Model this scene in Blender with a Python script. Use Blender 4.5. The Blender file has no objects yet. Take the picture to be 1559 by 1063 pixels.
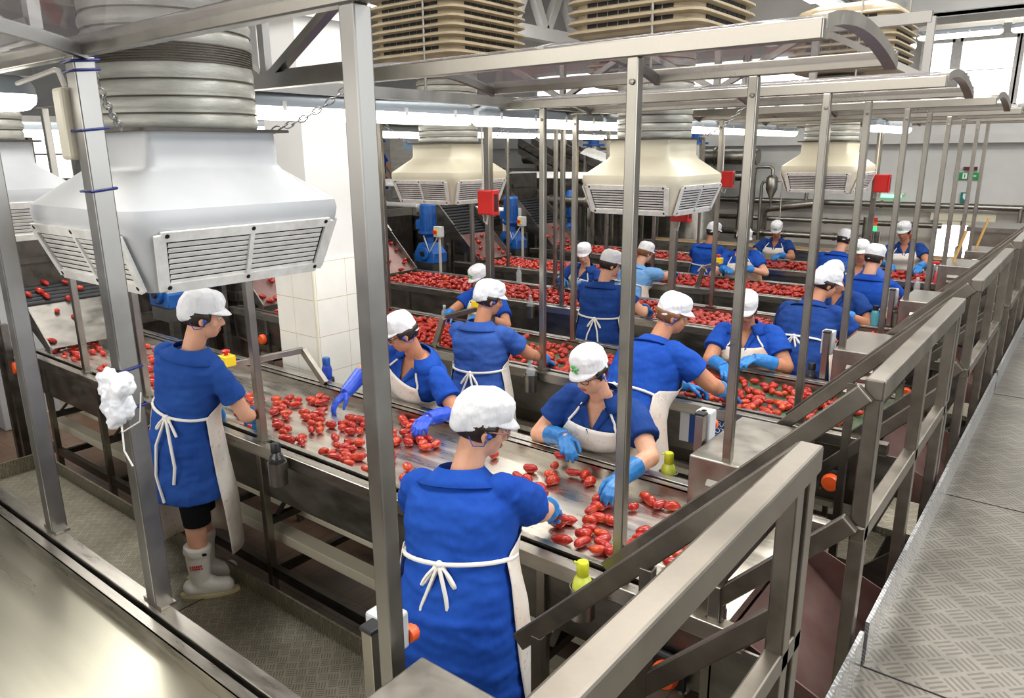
import bpy, bmesh, math, random
from math import sin, cos, pi, radians, atan2, hypot
from mathutils import Vector, Matrix, noise
random.seed(7)
SC = bpy.context.scene
COL = SC.collection
V = Vector
UP = V((0, 0, 1))
ORG = {}          # world origin of every thing, so its meshes are stored relative to it

# ------------------------------------------------------------------ materials
def lin(c):
    return tuple(((x / 255) / 12.92 if x <= 10 else (((x / 255) + .055) / 1.055) ** 2.4) for x in c) + (1,)

class Nodes:
    def __init__(s, name):
        s.m = bpy.data.materials.new(name); s.m.use_nodes = True
        s.t = s.m.node_tree; s.n = s.t.nodes; s.l = s.t.links
        s.b = s.n['Principled BSDF']; s.out = s.n['Material Output']
        s.tc = s.n.new('ShaderNodeTexCoord')
    def new(s, kind, **kw):
        n = s.n.new(kind)
        for k, v in kw.items(): setattr(n, k, v)
        return n
    def put(s, sock, v):
        if hasattr(v, 'is_linked') or hasattr(v, 'links'): s.l.new(v, sock)
        else: sock.default_value = v
    def math(s, op, a, b=0.0, c=None):
        n = s.new('ShaderNodeMath', operation=op)
        s.put(n.inputs[0], a); s.put(n.inputs[1], b)
        if c is not None: s.put(n.inputs[2], c)
        return n.outputs[0]
    def coords(s, scale=(1, 1, 1), rot=(0, 0, 0)):
        mp = s.new('ShaderNodeMapping'); s.l.new(s.tc.outputs['Object'], mp.inputs[0])
        mp.inputs['Scale'].default_value = scale; mp.inputs['Rotation'].default_value = rot
        return mp.outputs[0]
    def noise(s, scale, co=None, detail=3, rough=.55):
        n = s.new('ShaderNodeTexNoise'); n.inputs['Scale'].default_value = scale
        n.inputs['Detail'].default_value = detail; n.inputs['Roughness'].default_value = rough
        s.l.new(co if co is not None else s.tc.outputs['Object'], n.inputs['Vector'])
        return n.outputs['Fac']
    def ramp(s, fac, stops):
        r = s.new('ShaderNodeValToRGB'); s.l.new(fac, r.inputs[0])
        e = r.color_ramp.elements
        while len(e) < len(stops): e.new(.5)
        for el, (p, c) in zip(e, stops): el.position = p; el.color = c
        return r.outputs[0]
    def mix(s, fac, a, b):
        n = s.new('ShaderNodeMix', data_type='RGBA'); s.put(n.inputs[0], fac)
        s.put(n.inputs[6], a); s.put(n.inputs[7], b)
        return n.outputs[2]
    def bump(s, h, strength=.3, dist=.01):
        n = s.new('ShaderNodeBump'); n.inputs['Strength'].default_value = strength
        n.inputs['Distance'].default_value = dist; s.l.new(h, n.inputs['Height'])
        s.l.new(n.outputs[0], s.b.inputs['Normal'])

def plain(name, c1, c2=None, rough=.5, metal=0, ns=6, bump=0, bs=60, stretch=(1, 1, 1), sub=0, coat=0, spec=.5):
    N = Nodes(name)
    if c2 is None: N.b.inputs['Base Color'].default_value = lin(c1)
    else:
        f = N.noise(ns, N.coords(stretch))
        N.l.new(N.ramp(f, [(.3, lin(c1)), (.7, lin(c2))]), N.b.inputs['Base Color'])
    N.b.inputs['Roughness'].default_value = rough; N.b.inputs['Metallic'].default_value = metal
    N.b.inputs['Specular IOR Level'].default_value = spec
    if coat: N.b.inputs['Coat Weight'].default_value = coat
    if sub:
        N.b.inputs['Subsurface Weight'].default_value = sub
        N.b.inputs['Subsurface Radius'].default_value = (.02, .006, .003)
    if bump: N.bump(N.noise(bs, N.coords(stretch)), bump, .004)
    return N.m

def steel(name, c1, c2, r1=.25, r2=.45, stretch=(2, 2, 2), ns=4, bump=.06, stain=None, metal=1):
    N = Nodes(name)
    f = N.noise(ns, N.coords(stretch), 5, .6)
    col = N.ramp(f, [(.3, lin(c1)), (.7, lin(c2))])
    if stain:
        g = N.noise(stain[1], N.coords(stain[3] if len(stain) > 3 else (1, 1, 1)), 6, .7)
        col = N.mix(N.ramp(g, [(stain[2], (0, 0, 0, 1)), (stain[2] + .08, (1, 1, 1, 1))]), col, lin(stain[0]))
    N.l.new(col, N.b.inputs['Base Color'])
    h = N.noise(ns * 9, N.coords(stretch), 3)
    rr = N.new('ShaderNodeMapRange'); N.l.new(f, rr.inputs[0])
    rr.inputs[1].default_value = .3; rr.inputs[2].default_value = .7
    rr.inputs[3].default_value = r1; rr.inputs[4].default_value = r2
    N.l.new(rr.outputs[0], N.b.inputs['Roughness'])
    N.b.inputs['Metallic'].default_value = metal
    if bump: N.bump(h, bump, .003)
    return N.m

def checker_plate(name, c1, c2, cell=.042, rough=.36, metal=.85, bar=(84, 79, 70)):
    N = Nodes(name)
    mp = N.coords((1 / cell,) * 3, (0, 0, radians(45)))
    sp = N.new('ShaderNodeSeparateXYZ'); N.l.new(mp, sp.inputs[0])
    u = sp.outputs[0]; v = N.math('ADD', sp.outputs[1], sp.outputs[2])
    fu = N.math('FRACT', u); fv = N.math('FRACT', v)
    par = N.math('MODULO', N.math('ABSOLUTE', N.math('ADD', N.math('FLOOR', u), N.math('FLOOR', v))), 2)
    a = N.math('ADD', N.math('MULTIPLY', fu, par), N.math('MULTIPLY', fv, N.math('SUBTRACT', 1.0, par)))
    b = N.math('ADD', N.math('MULTIPLY', fv, par), N.math('MULTIPLY', fu, N.math('SUBTRACT', 1.0, par)))
    st = N.math('GREATER_THAN', N.math('SINE', N.math('MULTIPLY', a, 2 * pi * 4)), .1)
    mk = N.math('LESS_THAN', N.math('ABSOLUTE', N.math('SUBTRACT', b, .5)), .38)
    h = N.math('MULTIPLY', st, mk)
    f = N.noise(3, None, 6, .7)
    base = N.ramp(f, [(.35, lin(c1)), (.65, lin(c2))])
    k = N.math('MULTIPLY', h, .5)
    N.l.new(N.mix(k, base, lin(bar)), N.b.inputs['Base Color'])
    N.b.inputs['Roughness'].default_value = rough; N.b.inputs['Metallic'].default_value = metal
    N.bump(h, 1.0, .005)
    return N.m

def emitter(name, col, strength):
    N = Nodes(name)
    N.b.inputs['Base Color'].default_value = lin(col)
    N.b.inputs['Emission Color'].default_value = lin(col)
    N.b.inputs['Emission Strength'].default_value = strength
    return N.m

def clear(name, col, alpha=.3, rough=.08, tint=None):
    N = Nodes(name)
    N.b.inputs['Base Color'].default_value = lin(col)
    N.b.inputs['Roughness'].default_value = rough
    N.b.inputs['Alpha'].default_value = alpha
    N.b.inputs['Specular IOR Level'].default_value = .7
    return N.m

M = {}
M['steel'] = steel('stainless_steel', (140, 136, 129), (166, 161, 152), .28, .44)
M['post'] = steel('brushed_square_tube', (148, 143, 134), (164, 159, 149), .26, .36, (2, 2, 2), 3, 0)
M['posto'] = steel('old_square_tube', (144, 141, 136), (158, 155, 150), .3, .42, (2, 2, 2), 3, 0)
M['guard'] = steel('guard_rail_tube', (116, 110, 101), (138, 131, 121), .34, .46)
M['chute'] = plain('juice_stained_chute', (132, 106, 100), (102, 70, 66), .4, .4, 4)
M['flight'] = plain('rusty_red_flight', (128, 56, 44), (96, 60, 52), .5)
M['house'] = plain('grey_lamp_housing', (158, 166, 172), None, .4)
M['panel'] = steel('steel_side_sheet', (112, 109, 104), (146, 142, 135), .32, .5, (1.5, 1.5, 4), 3)
M['dark'] = steel('dull_dark_steel', (70, 66, 62), (100, 95, 89), .4, .6)
M['rail'] = steel('rubbed_steel_rail', (164, 158, 149), (192, 187, 177), .24, .4, (1, 6, 6), 5, .05, ((150, 62, 44), 9, .66, (1, 3, 3)))
M['belt'] = steel('wet_steel_belt', (192, 186, 176), (230, 224, 213), .22, .4, (.8, 5, 5), 4, .03, ((170, 96, 74), 7, .68, (.8, 2.5, 1)))
M['table'] = steel('empty_steel_belt', (168, 164, 148), (180, 176, 159), .26, .34, (.3, 5, 3), 2, .02)
M['green'] = plain('green_rubber_belt', (62, 92, 70), (96, 122, 92), .3, 0, 8, .15, 50)
M['deck'] = checker_plate('walkway_checker_plate', (128, 124, 117), (158, 153, 144), .074, .34)
M['step'] = checker_plate('aisle_checker_plate', (150, 144, 128), (182, 176, 158), .05, .42)
M['kick'] = checker_plate('bright_checker_upstand', (150, 152, 154), (178, 180, 182), .05, .28, .8, (250, 252, 255))  # raised bars tinted near white: their glint is put into the colour
M['white'] = plain('white_plastic', (188, 191, 194), (202, 204, 206), .35, 0, 3)
M['cream'] = plain('cream_plastic', (214, 206, 182), (224, 217, 195), .38, 0, 3)
M['beige'] = plain('beige_cooler_plastic', (150, 136, 110), (166, 151, 124), .5, 0, 4)
M['slat'] = plain('white_slat', (212, 210, 204), (235, 234, 230), .45, 0, 20)
M['black'] = plain('black_void', (12, 11, 11), None, .8)
M['rubber'] = plain('black_rubber', (26, 27, 30), None, .45)
M['duct'] = plain('grey_duct_cloth', (160, 159, 150), (182, 181, 172), .38, .15, 9, .35, 40, (1, 1, 3))
M['wire'] = plain('dark_duct_wire', (70, 62, 50), None, .5)
M['wall'] = plain('white_painted_wall', (202, 201, 197), (214, 213, 210), .7, 0, 1.5)
M['wall2'] = plain('greyish_lower_wall', (186, 180, 172), (202, 197, 189), .7, 0, 1.5)
M['lamp'] = emitter('lamp_diffuser', (255, 250, 238), 7.0)
M['daylight'] = emitter('daylight_pane', (250, 252, 255), 2.6)
M['orange'] = plain('orange_button', (232, 92, 36), None, .38)
M['red'] = plain('red_box', (196, 32, 28), (210, 42, 36), .35, 0, 5)
M['yellow'] = plain('yellow_plastic', (236, 206, 40), None, .4)
M['motor'] = plain('blue_motor_paint', (24, 78, 150), (36, 96, 172), .35, 0, 10)
M['blueplastic'] = plain('blue_plastic', (24, 70, 160), None, .3)
M['tie'] = plain('blue_cable_tie', (24, 40, 110), None, .4)
M['cable'] = plain('pale_grey_cable', (196, 192, 184), None, .5)
M['galv'] = steel('galvanised_chain', (130, 130, 128), (170, 170, 168), .3, .5)
M['wood'] = plain('pale_wood', (198, 152, 84), (214, 172, 104), .55, 0, 20, .1, 60, (8, 8, 1))
M['sheet'] = clear('clear_canopy_sheet', (158, 152, 156), .3, .05)
M['glassy'] = clear('clear_bottle', (225, 232, 236), .3, .05)
M['lime'] = plain('lime_bottle', (206, 216, 78), (218, 226, 100), .25, 0, 5, 0, 60, (1, 1, 1), .2)
M['limecap'] = plain('lime_cap', (206, 210, 40), None, .35)
M['smoke'] = clear('smoky_bottle', (60, 58, 58), .72, .1)
M['bluebottle'] = clear('blue_bottle', (24, 72, 190), .85, .1)
M['teal'] = clear('teal_bottle', (90, 178, 196), .8, .15)
M['pink'] = plain('pink_bottle', (232, 84, 92), None, .35)
M['sign'] = plain('blue_sign', (28, 74, 150), None, .4)
M['signw'] = plain('white_lettering', (238, 240, 242), None, .5)
M['exit'] = plain('green_sign', (20, 150, 74), None, .4)
M['print'] = plain('red_print', (196, 36, 40), None, .5)
M['plasticbag'] = plain('white_crumpled_bag', (214, 216, 222), (244, 245, 248), .22, 0, 16, .6, 22)
M['tileo'] = None

def tile_mat(name, c, g, w, h, off=0):
    N = Nodes(name)
    sp = N.new('ShaderNodeSeparateXYZ'); N.l.new(N.tc.outputs['Object'], sp.inputs[0])
    s = N.math('ADD', sp.outputs[0], sp.outputs[1])
    fx = N.math('FRACT', N.math('MULTIPLY', s, 1 / w)); fz = N.math('FRACT', N.math('MULTIPLY', sp.outputs[2], 1 / h))
    e = N.math('MAXIMUM', N.math('LESS_THAN', fx, .014), N.math('LESS_THAN', fz, .018))
    f = N.noise(5)
    base = N.ramp(f, [(.3, lin(c)), (.7, lin(tuple(min(255, x + 8) for x in c)))])
    N.l.new(N.mix(e, base, lin(g)), N.b.inputs['Base Color'])
    N.b.inputs['Roughness'].default_value = .3
    return N.m
M['tile'] = tile_mat('white_wall_tile', (226, 224, 216), (196, 180, 150), .27, .27)

def floor_mat():
    N = Nodes('dark_floor_tiles')
    sp = N.new('ShaderNodeSeparateXYZ'); N.l.new(N.tc.outputs['Object'], sp.inputs[0])
    e = N.math('MAXIMUM', N.math('LESS_THAN', N.math('FRACT', N.math('MULTIPLY', sp.outputs[0], 6)), .03),
               N.math('LESS_THAN', N.math('FRACT', N.math('MULTIPLY', sp.outputs[1], 6)), .03))
    base = N.ramp(N.noise(3), [(.3, lin((86, 66, 52))), (.7, lin((116, 92, 74)))])
    N.l.new(N.mix(e, base, lin((52, 44, 38))), N.b.inputs['Base Color'])
    N.b.inputs['Roughness'].default_value = .35
    return N.m
M['floor'] = floor_mat()

def tomato_mat(name, a, b, c):
    N = Nodes(name)
    f = N.noise(22, None, 4); g = N.noise(9, None, 3)
    col = N.mix(N.ramp(g, [(.56, (0, 0, 0, 1)), (.74, (.8, .8, .8, 1))]), N.ramp(f, [(.3, lin(a)), (.7, lin(b))]), lin(c))
    N.l.new(col, N.b.inputs['Base Color'])
    N.b.inputs['Roughness'].default_value = .24
    N.b.inputs['Subsurface Weight'].default_value = .05
    N.b.inputs['Subsurface Radius'].default_value = (.012, .003, .002)
    N.bump(N.noise(70), .25, .002)
    return N.m
M['tomato'] = tomato_mat('peeled_tomato_flesh', (138, 20, 14), (184, 44, 28), (214, 96, 44))
M['tomato2'] = tomato_mat('ripe_tomato_flesh', (156, 30, 18), (200, 64, 36), (220, 118, 54))

def cloth(name, c1, c2, bump=.35, bs=14, rough=.85):
    N = Nodes(name)
    f = N.noise(5, None, 4)
    N.l.new(N.ramp(f, [(.3, lin(c1)), (.7, lin(c2))]), N.b.inputs['Base Color'])
    N.b.inputs['Roughness'].default_value = rough; N.b.inputs['Specular IOR Level'].default_value = .15
    w = N.noise(bs, N.coords((1, 1, .35)), 3, .5)
    N.bump(w, bump, .03)
    return N.m
M['blue1'] = cloth('blue_work_tunic', (32, 68, 140), (44, 84, 160))
M['blue2'] = cloth('royal_blue_tunic', (24, 66, 156), (36, 84, 178))
M['blue3'] = cloth('faded_blue_tunic', (46, 80, 154), (60, 94, 168))
M['blue4'] = cloth('navy_blue_tunic', (24, 54, 116), (36, 70, 138))
M['sky'] = cloth('light_blue_tunic', (106, 158, 214), (128, 176, 226))
M['cap'] = cloth('white_cap_cloth', (222, 223, 226), (240, 240, 243), .5, 26)
M['apron'] = None
def apron_mat(name, amt):
    N = Nodes(name)
    base = N.ramp(N.noise(4), [(.3, lin((226, 218, 206))), (.7, lin((240, 236, 228)))])
    sp = N.noise(30, None, 6, .8)
    mid = N.ramp(sp, [(.56, (0, 0, 0, 1)), (.64, (.55, .55, .55, 1))])
    a = N.mix(mid, base, lin((196, 138, 108)))
    g = N.noise(2.6, None, 3)
    N.l.new(N.mix(N.ramp(g, [(.5 - amt * .12, (0, 0, 0, 1)), (.72 - amt * .1, (.4 + .5 * amt,) * 3 + (1,))]), a, lin((216, 158, 112))), N.b.inputs['Base Color'])
    N.b.inputs['Roughness'].default_value = .5
    N.bump(N.noise(9, N.coords((1, 1, .4))), .35, .03)
    return N.m
M['apron'] = apron_mat('stained_white_apron', 0)
M['apron2'] = apron_mat('rusty_stained_apron', 1)
M['strap'] = plain('white_cotton_tape', (236, 232, 224), None, .8)
def skin(name, a, b):
    return plain(name, a, b, .5, 0, 14, .06, 120, (1, 1, 1), .12, 0, .35)
M['skin1'] = skin('fair_skin', (214, 158, 128), (224, 172, 144))
M['skin2'] = skin('tanned_skin', (188, 128, 96), (202, 144, 112))
M['lip'] = plain('lip_skin', (168, 88, 80), None, .4)
M['hair'] = plain('dark_brown_hair', (30, 20, 16), (48, 34, 26), .5, 0, 40, .5, 90, (1, 1, .2))
M['hair2'] = plain('auburn_hair', (110, 68, 36), (136, 88, 52), .5, 0, 40, .5, 90, (1, 1, .2))
M['eye'] = plain('dark_eye', (26, 18, 14), None, .2)
M['sclera'] = plain('eye_white', (228, 222, 214), None, .3)
M['glove1'] = plain('bright_blue_glove', (32, 118, 196), (52, 138, 212), .38, 0, 10, .35, 40)
M['glove2'] = plain('deep_blue_glove', (24, 66, 188), (36, 82, 206), .38, 0, 10, .35, 40)
M['glove3'] = plain('sea_blue_glove', (30, 104, 170), (46, 124, 190), .38, 0, 10, .35, 40)
M['boot'] = plain('white_rubber_boot', (224, 220, 210), (236, 233, 226), .3, 0, 6)
M['sole'] = plain('beige_sole', (206, 192, 152), None, .6)
M['legging'] = cloth('black_leggings', (14, 14, 16), (22, 22, 24), .1)
M['frame'] = plain('dark_spectacle_frame', (34, 26, 30), None, .3)
M['frame2'] = plain('pinkish_spectacle_frame', (176, 120, 110), None, .3)
M['leaf'] = plain('green_emblem', (74, 186, 84), None, .6)

# ------------------------------------------------------------------ mesh tools
class MB:
    def __init__(s): s.v = []; s.f = []; s.mi = []; s.cur = 0
    def add(s, vs, fs):
        o = len(s.v); s.v += [V(p) for p in vs]; s.f += [tuple(o + i for i in f) for f in fs]; s.mi += [s.cur] * len(fs); return s
    def box(s, x0, x1, y0, y1, z0, z1):
        return s.add([(x0, y0, z0), (x1, y0, z0), (x1, y1, z0), (x0, y1, z0), (x0, y0, z1), (x1, y0, z1), (x1, y1, z1), (x0, y1, z1)],
                     [(0, 3, 2, 1), (4, 5, 6, 7), (0, 1, 5, 4), (1, 2, 6, 5), (2, 3, 7, 6), (3, 0, 4, 7)])
    def obox(s, c, ax, ay, az):
        """box round c with half-axis vectors"""
        c, ax, ay, az = V(c), V(ax), V(ay), V(az)
        p = [c + ax * i + ay * j + az * k for k in (-1, 1) for i, j in ((-1, -1), (1, -1), (1, 1), (-1, 1))]
        return s.add(p, [(0, 3, 2, 1), (4, 5, 6, 7), (0, 1, 5, 4), (1, 2, 6, 5), (2, 3, 7, 6), (3, 0, 4, 7)])
    def bar(s, p, q, w, h, up=UP):
        p, q = V(p), V(q); d = (q - p)
        L = d.length; d.normalize()
        if abs(d.dot(V(up))) > .99: up = V((1, 0, 0))
        a = d.cross(V(up)).normalized(); b = a.cross(d)
        return s.obox((p + q) / 2, a * w / 2, d * L / 2, b * h / 2)
    def loft(s, rings, caps=True, closed=False):
        n = len(rings[0]); o = len(s.v)
        vs = [p for r in rings for p in r]; fs = []
        R = len(rings)
        for i in range(R if closed else R - 1):
            j = (i + 1) % R
            for k in range(n):
                fs.append((i * n + k, i * n + (k + 1) % n, j * n + (k + 1) % n, j * n + k))
        if caps and not closed:
            fs.append(tuple(range(n - 1, -1, -1))); fs.append(tuple((R - 1) * n + k for k in range(n)))
        return s.add(vs, fs)
    def tube(s, pts, r, n=8, closed=False, caps=True):
        pts = [V(p) for p in pts]; rings = []; prev = None
        for i, p in enumerate(pts):
            if closed: t = pts[(i + 1) % len(pts)] - pts[i - 1]
            else: t = pts[min(i + 1, len(pts) - 1)] - pts[max(i - 1, 0)]
            t.normalize()
            if prev is None: a = t.cross(UP if abs(t.z) < .95 else V((1, 0, 0))).normalized()
            else: a = (prev - t * prev.dot(t)).normalized()
            prev = a; b = t.cross(a)
            rr = r[i] if isinstance(r, (list, tuple)) else r
            rings.append([p + (a * cos(2 * pi * k / n) + b * sin(2 * pi * k / n)) * rr for k in range(n)])
        return s.loft(rings, caps, closed)
    def lathe(s, prof, c=(0, 0, 0), n=20, axis=UP, caps=True):
        axis = V(axis).normalized(); a = axis.cross(V((1, 0, 0)) if abs(axis.x) < .9 else V((0, 1, 0))).normalized(); b = axis.cross(a); c = V(c)
        return s.loft([[c + axis * z + (a * cos(2 * pi * k / n) + b * sin(2 * pi * k / n)) * r for k in range(n)] for r, z in prof], caps)
    def ell(s, c, ax, ay, az, n=16, m=10):
        c, ax, ay, az = V(c), V(ax), V(ay), V(az)
        rings = []
        for i in range(m + 1):
            t = -pi / 2 + pi * (i + .0) / m; cr = max(cos(t), .02)
            rings.append([c + az * sin(t) + (ax * cos(2 * pi * k / n) + ay * sin(2 * pi * k / n)) * cr for k in range(n)])
        return s.loft(rings)
    def ball(s, c, r, n=12, m=8): return s.ell(c, V((r, 0, 0)), V((0, r, 0)), V((0, 0, r)), n, m)
    def cap(s, p, q, r1, r2, n=12):
        """round-ended tapered limb"""
        p, q = V(p), V(q)
        s.ball(p, r1, n, 8); s.ball(q, r2, n, 8)
        return s.tube([p, q], [r1, r2], n)
    def prism(s, poly, d):
        d = V(d); n = len(poly); a = [V(p) for p in poly]
        return s.loft([a, [p + d for p in a]])
    def grid(s, rows):
        n = len(rows[0]); fs = []
        for i in range(len(rows) - 1):
            for k in range(n - 1): fs.append((i * n + k, i * n + k + 1, (i + 1) * n + k + 1, (i + 1) * n + k))
        return s.add([p for r in rows for p in r], fs)

def thing(name, loc, label=None, cat=None, group=None, kind=None):
    o = bpy.data.objects.new(name, None); COL.objects.link(o); o.location = loc; o.empty_display_size = .1
    ORG[o.name] = V(loc); tag(o, label, cat, group, kind)
    return o
def tag(o, label=None, cat=None, group=None, kind=None):
    for k, v in (('label', label), ('category', cat), ('group', group), ('kind', kind)):
        if v: o[k] = v
    return o
def mesh_obj(name, me, mat, parent=None, loc=None, shift=None, smooth=35, bevel=0, solid=0):
    if shift is not None and shift.length > 0: me.transform(Matrix.Translation(-shift))
    for m in (mat if isinstance(mat, (list, tuple)) else [mat]): me.materials.append(m)
    o = bpy.data.objects.new(name, me); COL.objects.link(o)
    if parent is not None: o.parent = parent
    if loc is not None: o.location = loc
    if smooth:
        for p in me.polygons: p.use_smooth = True
        if smooth < 180: me.set_sharp_from_angle(angle=radians(smooth))
    if bevel:
        b = o.modifiers.new('edge', 'BEVEL'); b.width = bevel; b.segments = 2; b.limit_method = 'ANGLE'; b.angle_limit = radians(50)
    if solid:
        b = o.modifiers.new('thick', 'SOLIDIFY'); b.thickness = solid; b.offset = 0
    return o
def to_mesh(mb, name, fix=True):
    me = bpy.data.meshes.new(name); me.from_pydata([tuple(p) for p in mb.v], [], mb.f)
    if any(mb.mi): me.polygons.foreach_set('material_index', mb.mi)
    if fix:
        bm = bmesh.new(); bm.from_mesh(me); bmesh.ops.recalc_face_normals(bm, faces=bm.faces); bm.to_mesh(me); bm.free()
    me.update(); return me
def org(o):
    while o.parent is not None: o = o.parent
    return ORG.get(o.name, V((0, 0, 0)))
def part(name, mb, mat, parent, **kw):
    o = mesh_obj(name, to_mesh(mb, name), mat, parent, shift=org(parent), **kw); return o
def solo(name, mb, mat, loc, label=None, cat=None, group=None, kind=None, **kw):
    loc = V(loc); o = mesh_obj(name, to_mesh(mb, name), mat, None, loc, loc, **kw); ORG[o.name] = loc
    return tag(o, label, cat, group, kind)
def struct(name, mb, mat, **kw):
    return solo(name, mb, mat, (0, 0, 0), kind='structure', **kw)
def legs(parent, name, rects, mat):
    for r in rects: part(name, MB().box(*r), mat, parent, smooth=0)
def children(o): return [c for c in o.children]
def copy_tree(o, loc, label=None, group=None, swap=None):
    r = o.copy(); COL.objects.link(r); r.location = loc; ORG[r.name] = V(loc)
    if label: r['label'] = label
    if group: r['group'] = group
    for c in children(o):
        d = c.copy(); COL.objects.link(d); d.parent = r
        for e in children(c):
            g = e.copy(); COL.objects.link(g); g.parent = d
    return r
def fuse(mb, voxel, it=5, fac=.5):
    """weld overlapping shells into one continuous skin"""
    me = to_mesh(mb, 'fuse'); o = bpy.data.objects.new('fuse', me); COL.objects.link(o)
    r = o.modifiers.new('r', 'REMESH'); r.mode = 'VOXEL'; r.voxel_size = voxel; r.use_smooth_shade = True
    if it:
        s = o.modifiers.new('s', 'SMOOTH'); s.factor = fac; s.iterations = it
    dg = bpy.context.evaluated_depsgraph_get()
    out = bpy.data.meshes.new_from_object(o.evaluated_get(dg))
    bpy.data.objects.remove(o); bpy.data.meshes.remove(me)
    return out
def wrinkle(me, amp, sc, st=(1, 1, 1)):
    n = [v.normal.copy() for v in me.vertices]
    for v, nn in zip(me.vertices, n):
        p = V((v.co.x * sc * st[0], v.co.y * sc * st[1], v.co.z * sc * st[2]))
        v.co += nn * amp * noise.noise(p)
# ------------------------------------------------------------------ people
from mathutils.bvhtree import BVHTree
def ring(c, R, F, rx, rf, rb, n=28, e=2.3, a0=0, a1=2 * pi, closed=True):
    out = []
    for k in range(n if closed else n + 1):
        a = a0 + (a1 - a0) * k / n; x, y = cos(a), sin(a)
        x = math.copysign(abs(x) ** (2 / e), x); y = math.copysign(abs(y) ** (2 / e), y)
        out.append(c + R * rx * x + F * (rf if y > 0 else rb) * y)
    return out

def bez(p, t):
    u = 1 - t
    return p[0] * u ** 3 + p[1] * 3 * u * u * t + p[2] * 3 * u * t * t + p[3] * t ** 3
def bezd(p, t):
    u = 1 - t
    return ((p[1] - p[0]) * 3 * u * u + (p[2] - p[1]) * 6 * u * t + (p[3] - p[2]) * 3 * t * t).normalized()

def ik(S, T, a, b, pole):
    d = T - S; L = d.length; k = max(1.0, L / (.985 * (a + b))); a *= k; b *= k
    d.normalize(); x = (a * a - b * b + L * L) / (2 * L); h = math.sqrt(max(a * a - x * x, 1e-6))
    pp = (pole - d * pole.dot(d)).normalized()
    return S + d * x + pp * h

def lerp(tab, t):
    for (a, *p), (b, *q) in zip(tab, tab[1:]):
        if t <= b:
            f = (t - a) / (b - a); return [u + (w - u) * f for u, w in zip(p, q)]
    return list(tab[-1][1:])

TORSO = [(-1.0, .225, .19, .19), (-.55, .212, .175, .19), (0, .195, .155, .172), (.2, .178, .142, .138), (.38, .166, .132, .122), (.6, .178, .166, .132),
         (.78, .186, .135, .13), (.88, .172, .1, .115), (.95, .128, .078, .092), (1.0, .086, .062, .075), (1.05, .066, .058, .064)]

def hand(mb, W, d, n, side, curl, hs=1.0):
    """palm with four bent fingers and a thumb; d along the forearm, n out of the palm, side towards the thumb"""
    d = d.normalized(); n = (n - d * n.dot(d)).normalized(); s = d.cross(n) * (1 if d.cross(n).dot(side) > 0 else -1)
    k = [.085, .09, .086, .076]; fl = [(.036, .024, .019), (.041, .027, .02), (.038, .025, .019), (.029, .019, .017)]
    for i in range(4):
        off = s * (.027 - .018 * i) * hs
        kn = W + d * k[i] * hs + off
        mb.cap(W + d * .012 * hs + off * .55, kn, .0165 * hs, .0125 * hs, 8)
        p = kn; ang = .25 * curl; r = .0112 * hs
        fan = s * (.10 - .07 * i)
        for j, L in enumerate(fl[i]):
            dd = (d * cos(ang) + n * sin(ang) + fan * (1 - .3 * j)).normalized()
            q = p + dd * L * hs; mb.cap(p, q, r, r * .9, 8); p = q; r *= .92; ang += (.55 + .08 * i) * curl
    p = W + d * .025 * hs + s * .026 * hs
    q = p + (d * .55 + s * .62 + n * .35).normalized() * .04 * hs; mb.cap(p, q, .0165 * hs, .0135 * hs, 8)
    q2 = q + (d * .85 + s * .12 + n * .45).normalized() * .03 * hs; mb.cap(q, q2, .0128 * hs, .0115 * hs, 8)
    q3 = q2 + (d * .8 - s * .1 + n * .55).normalized() * .024 * hs; mb.cap(q2, q3, .0112 * hs, .0095 * hs, 8)

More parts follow.
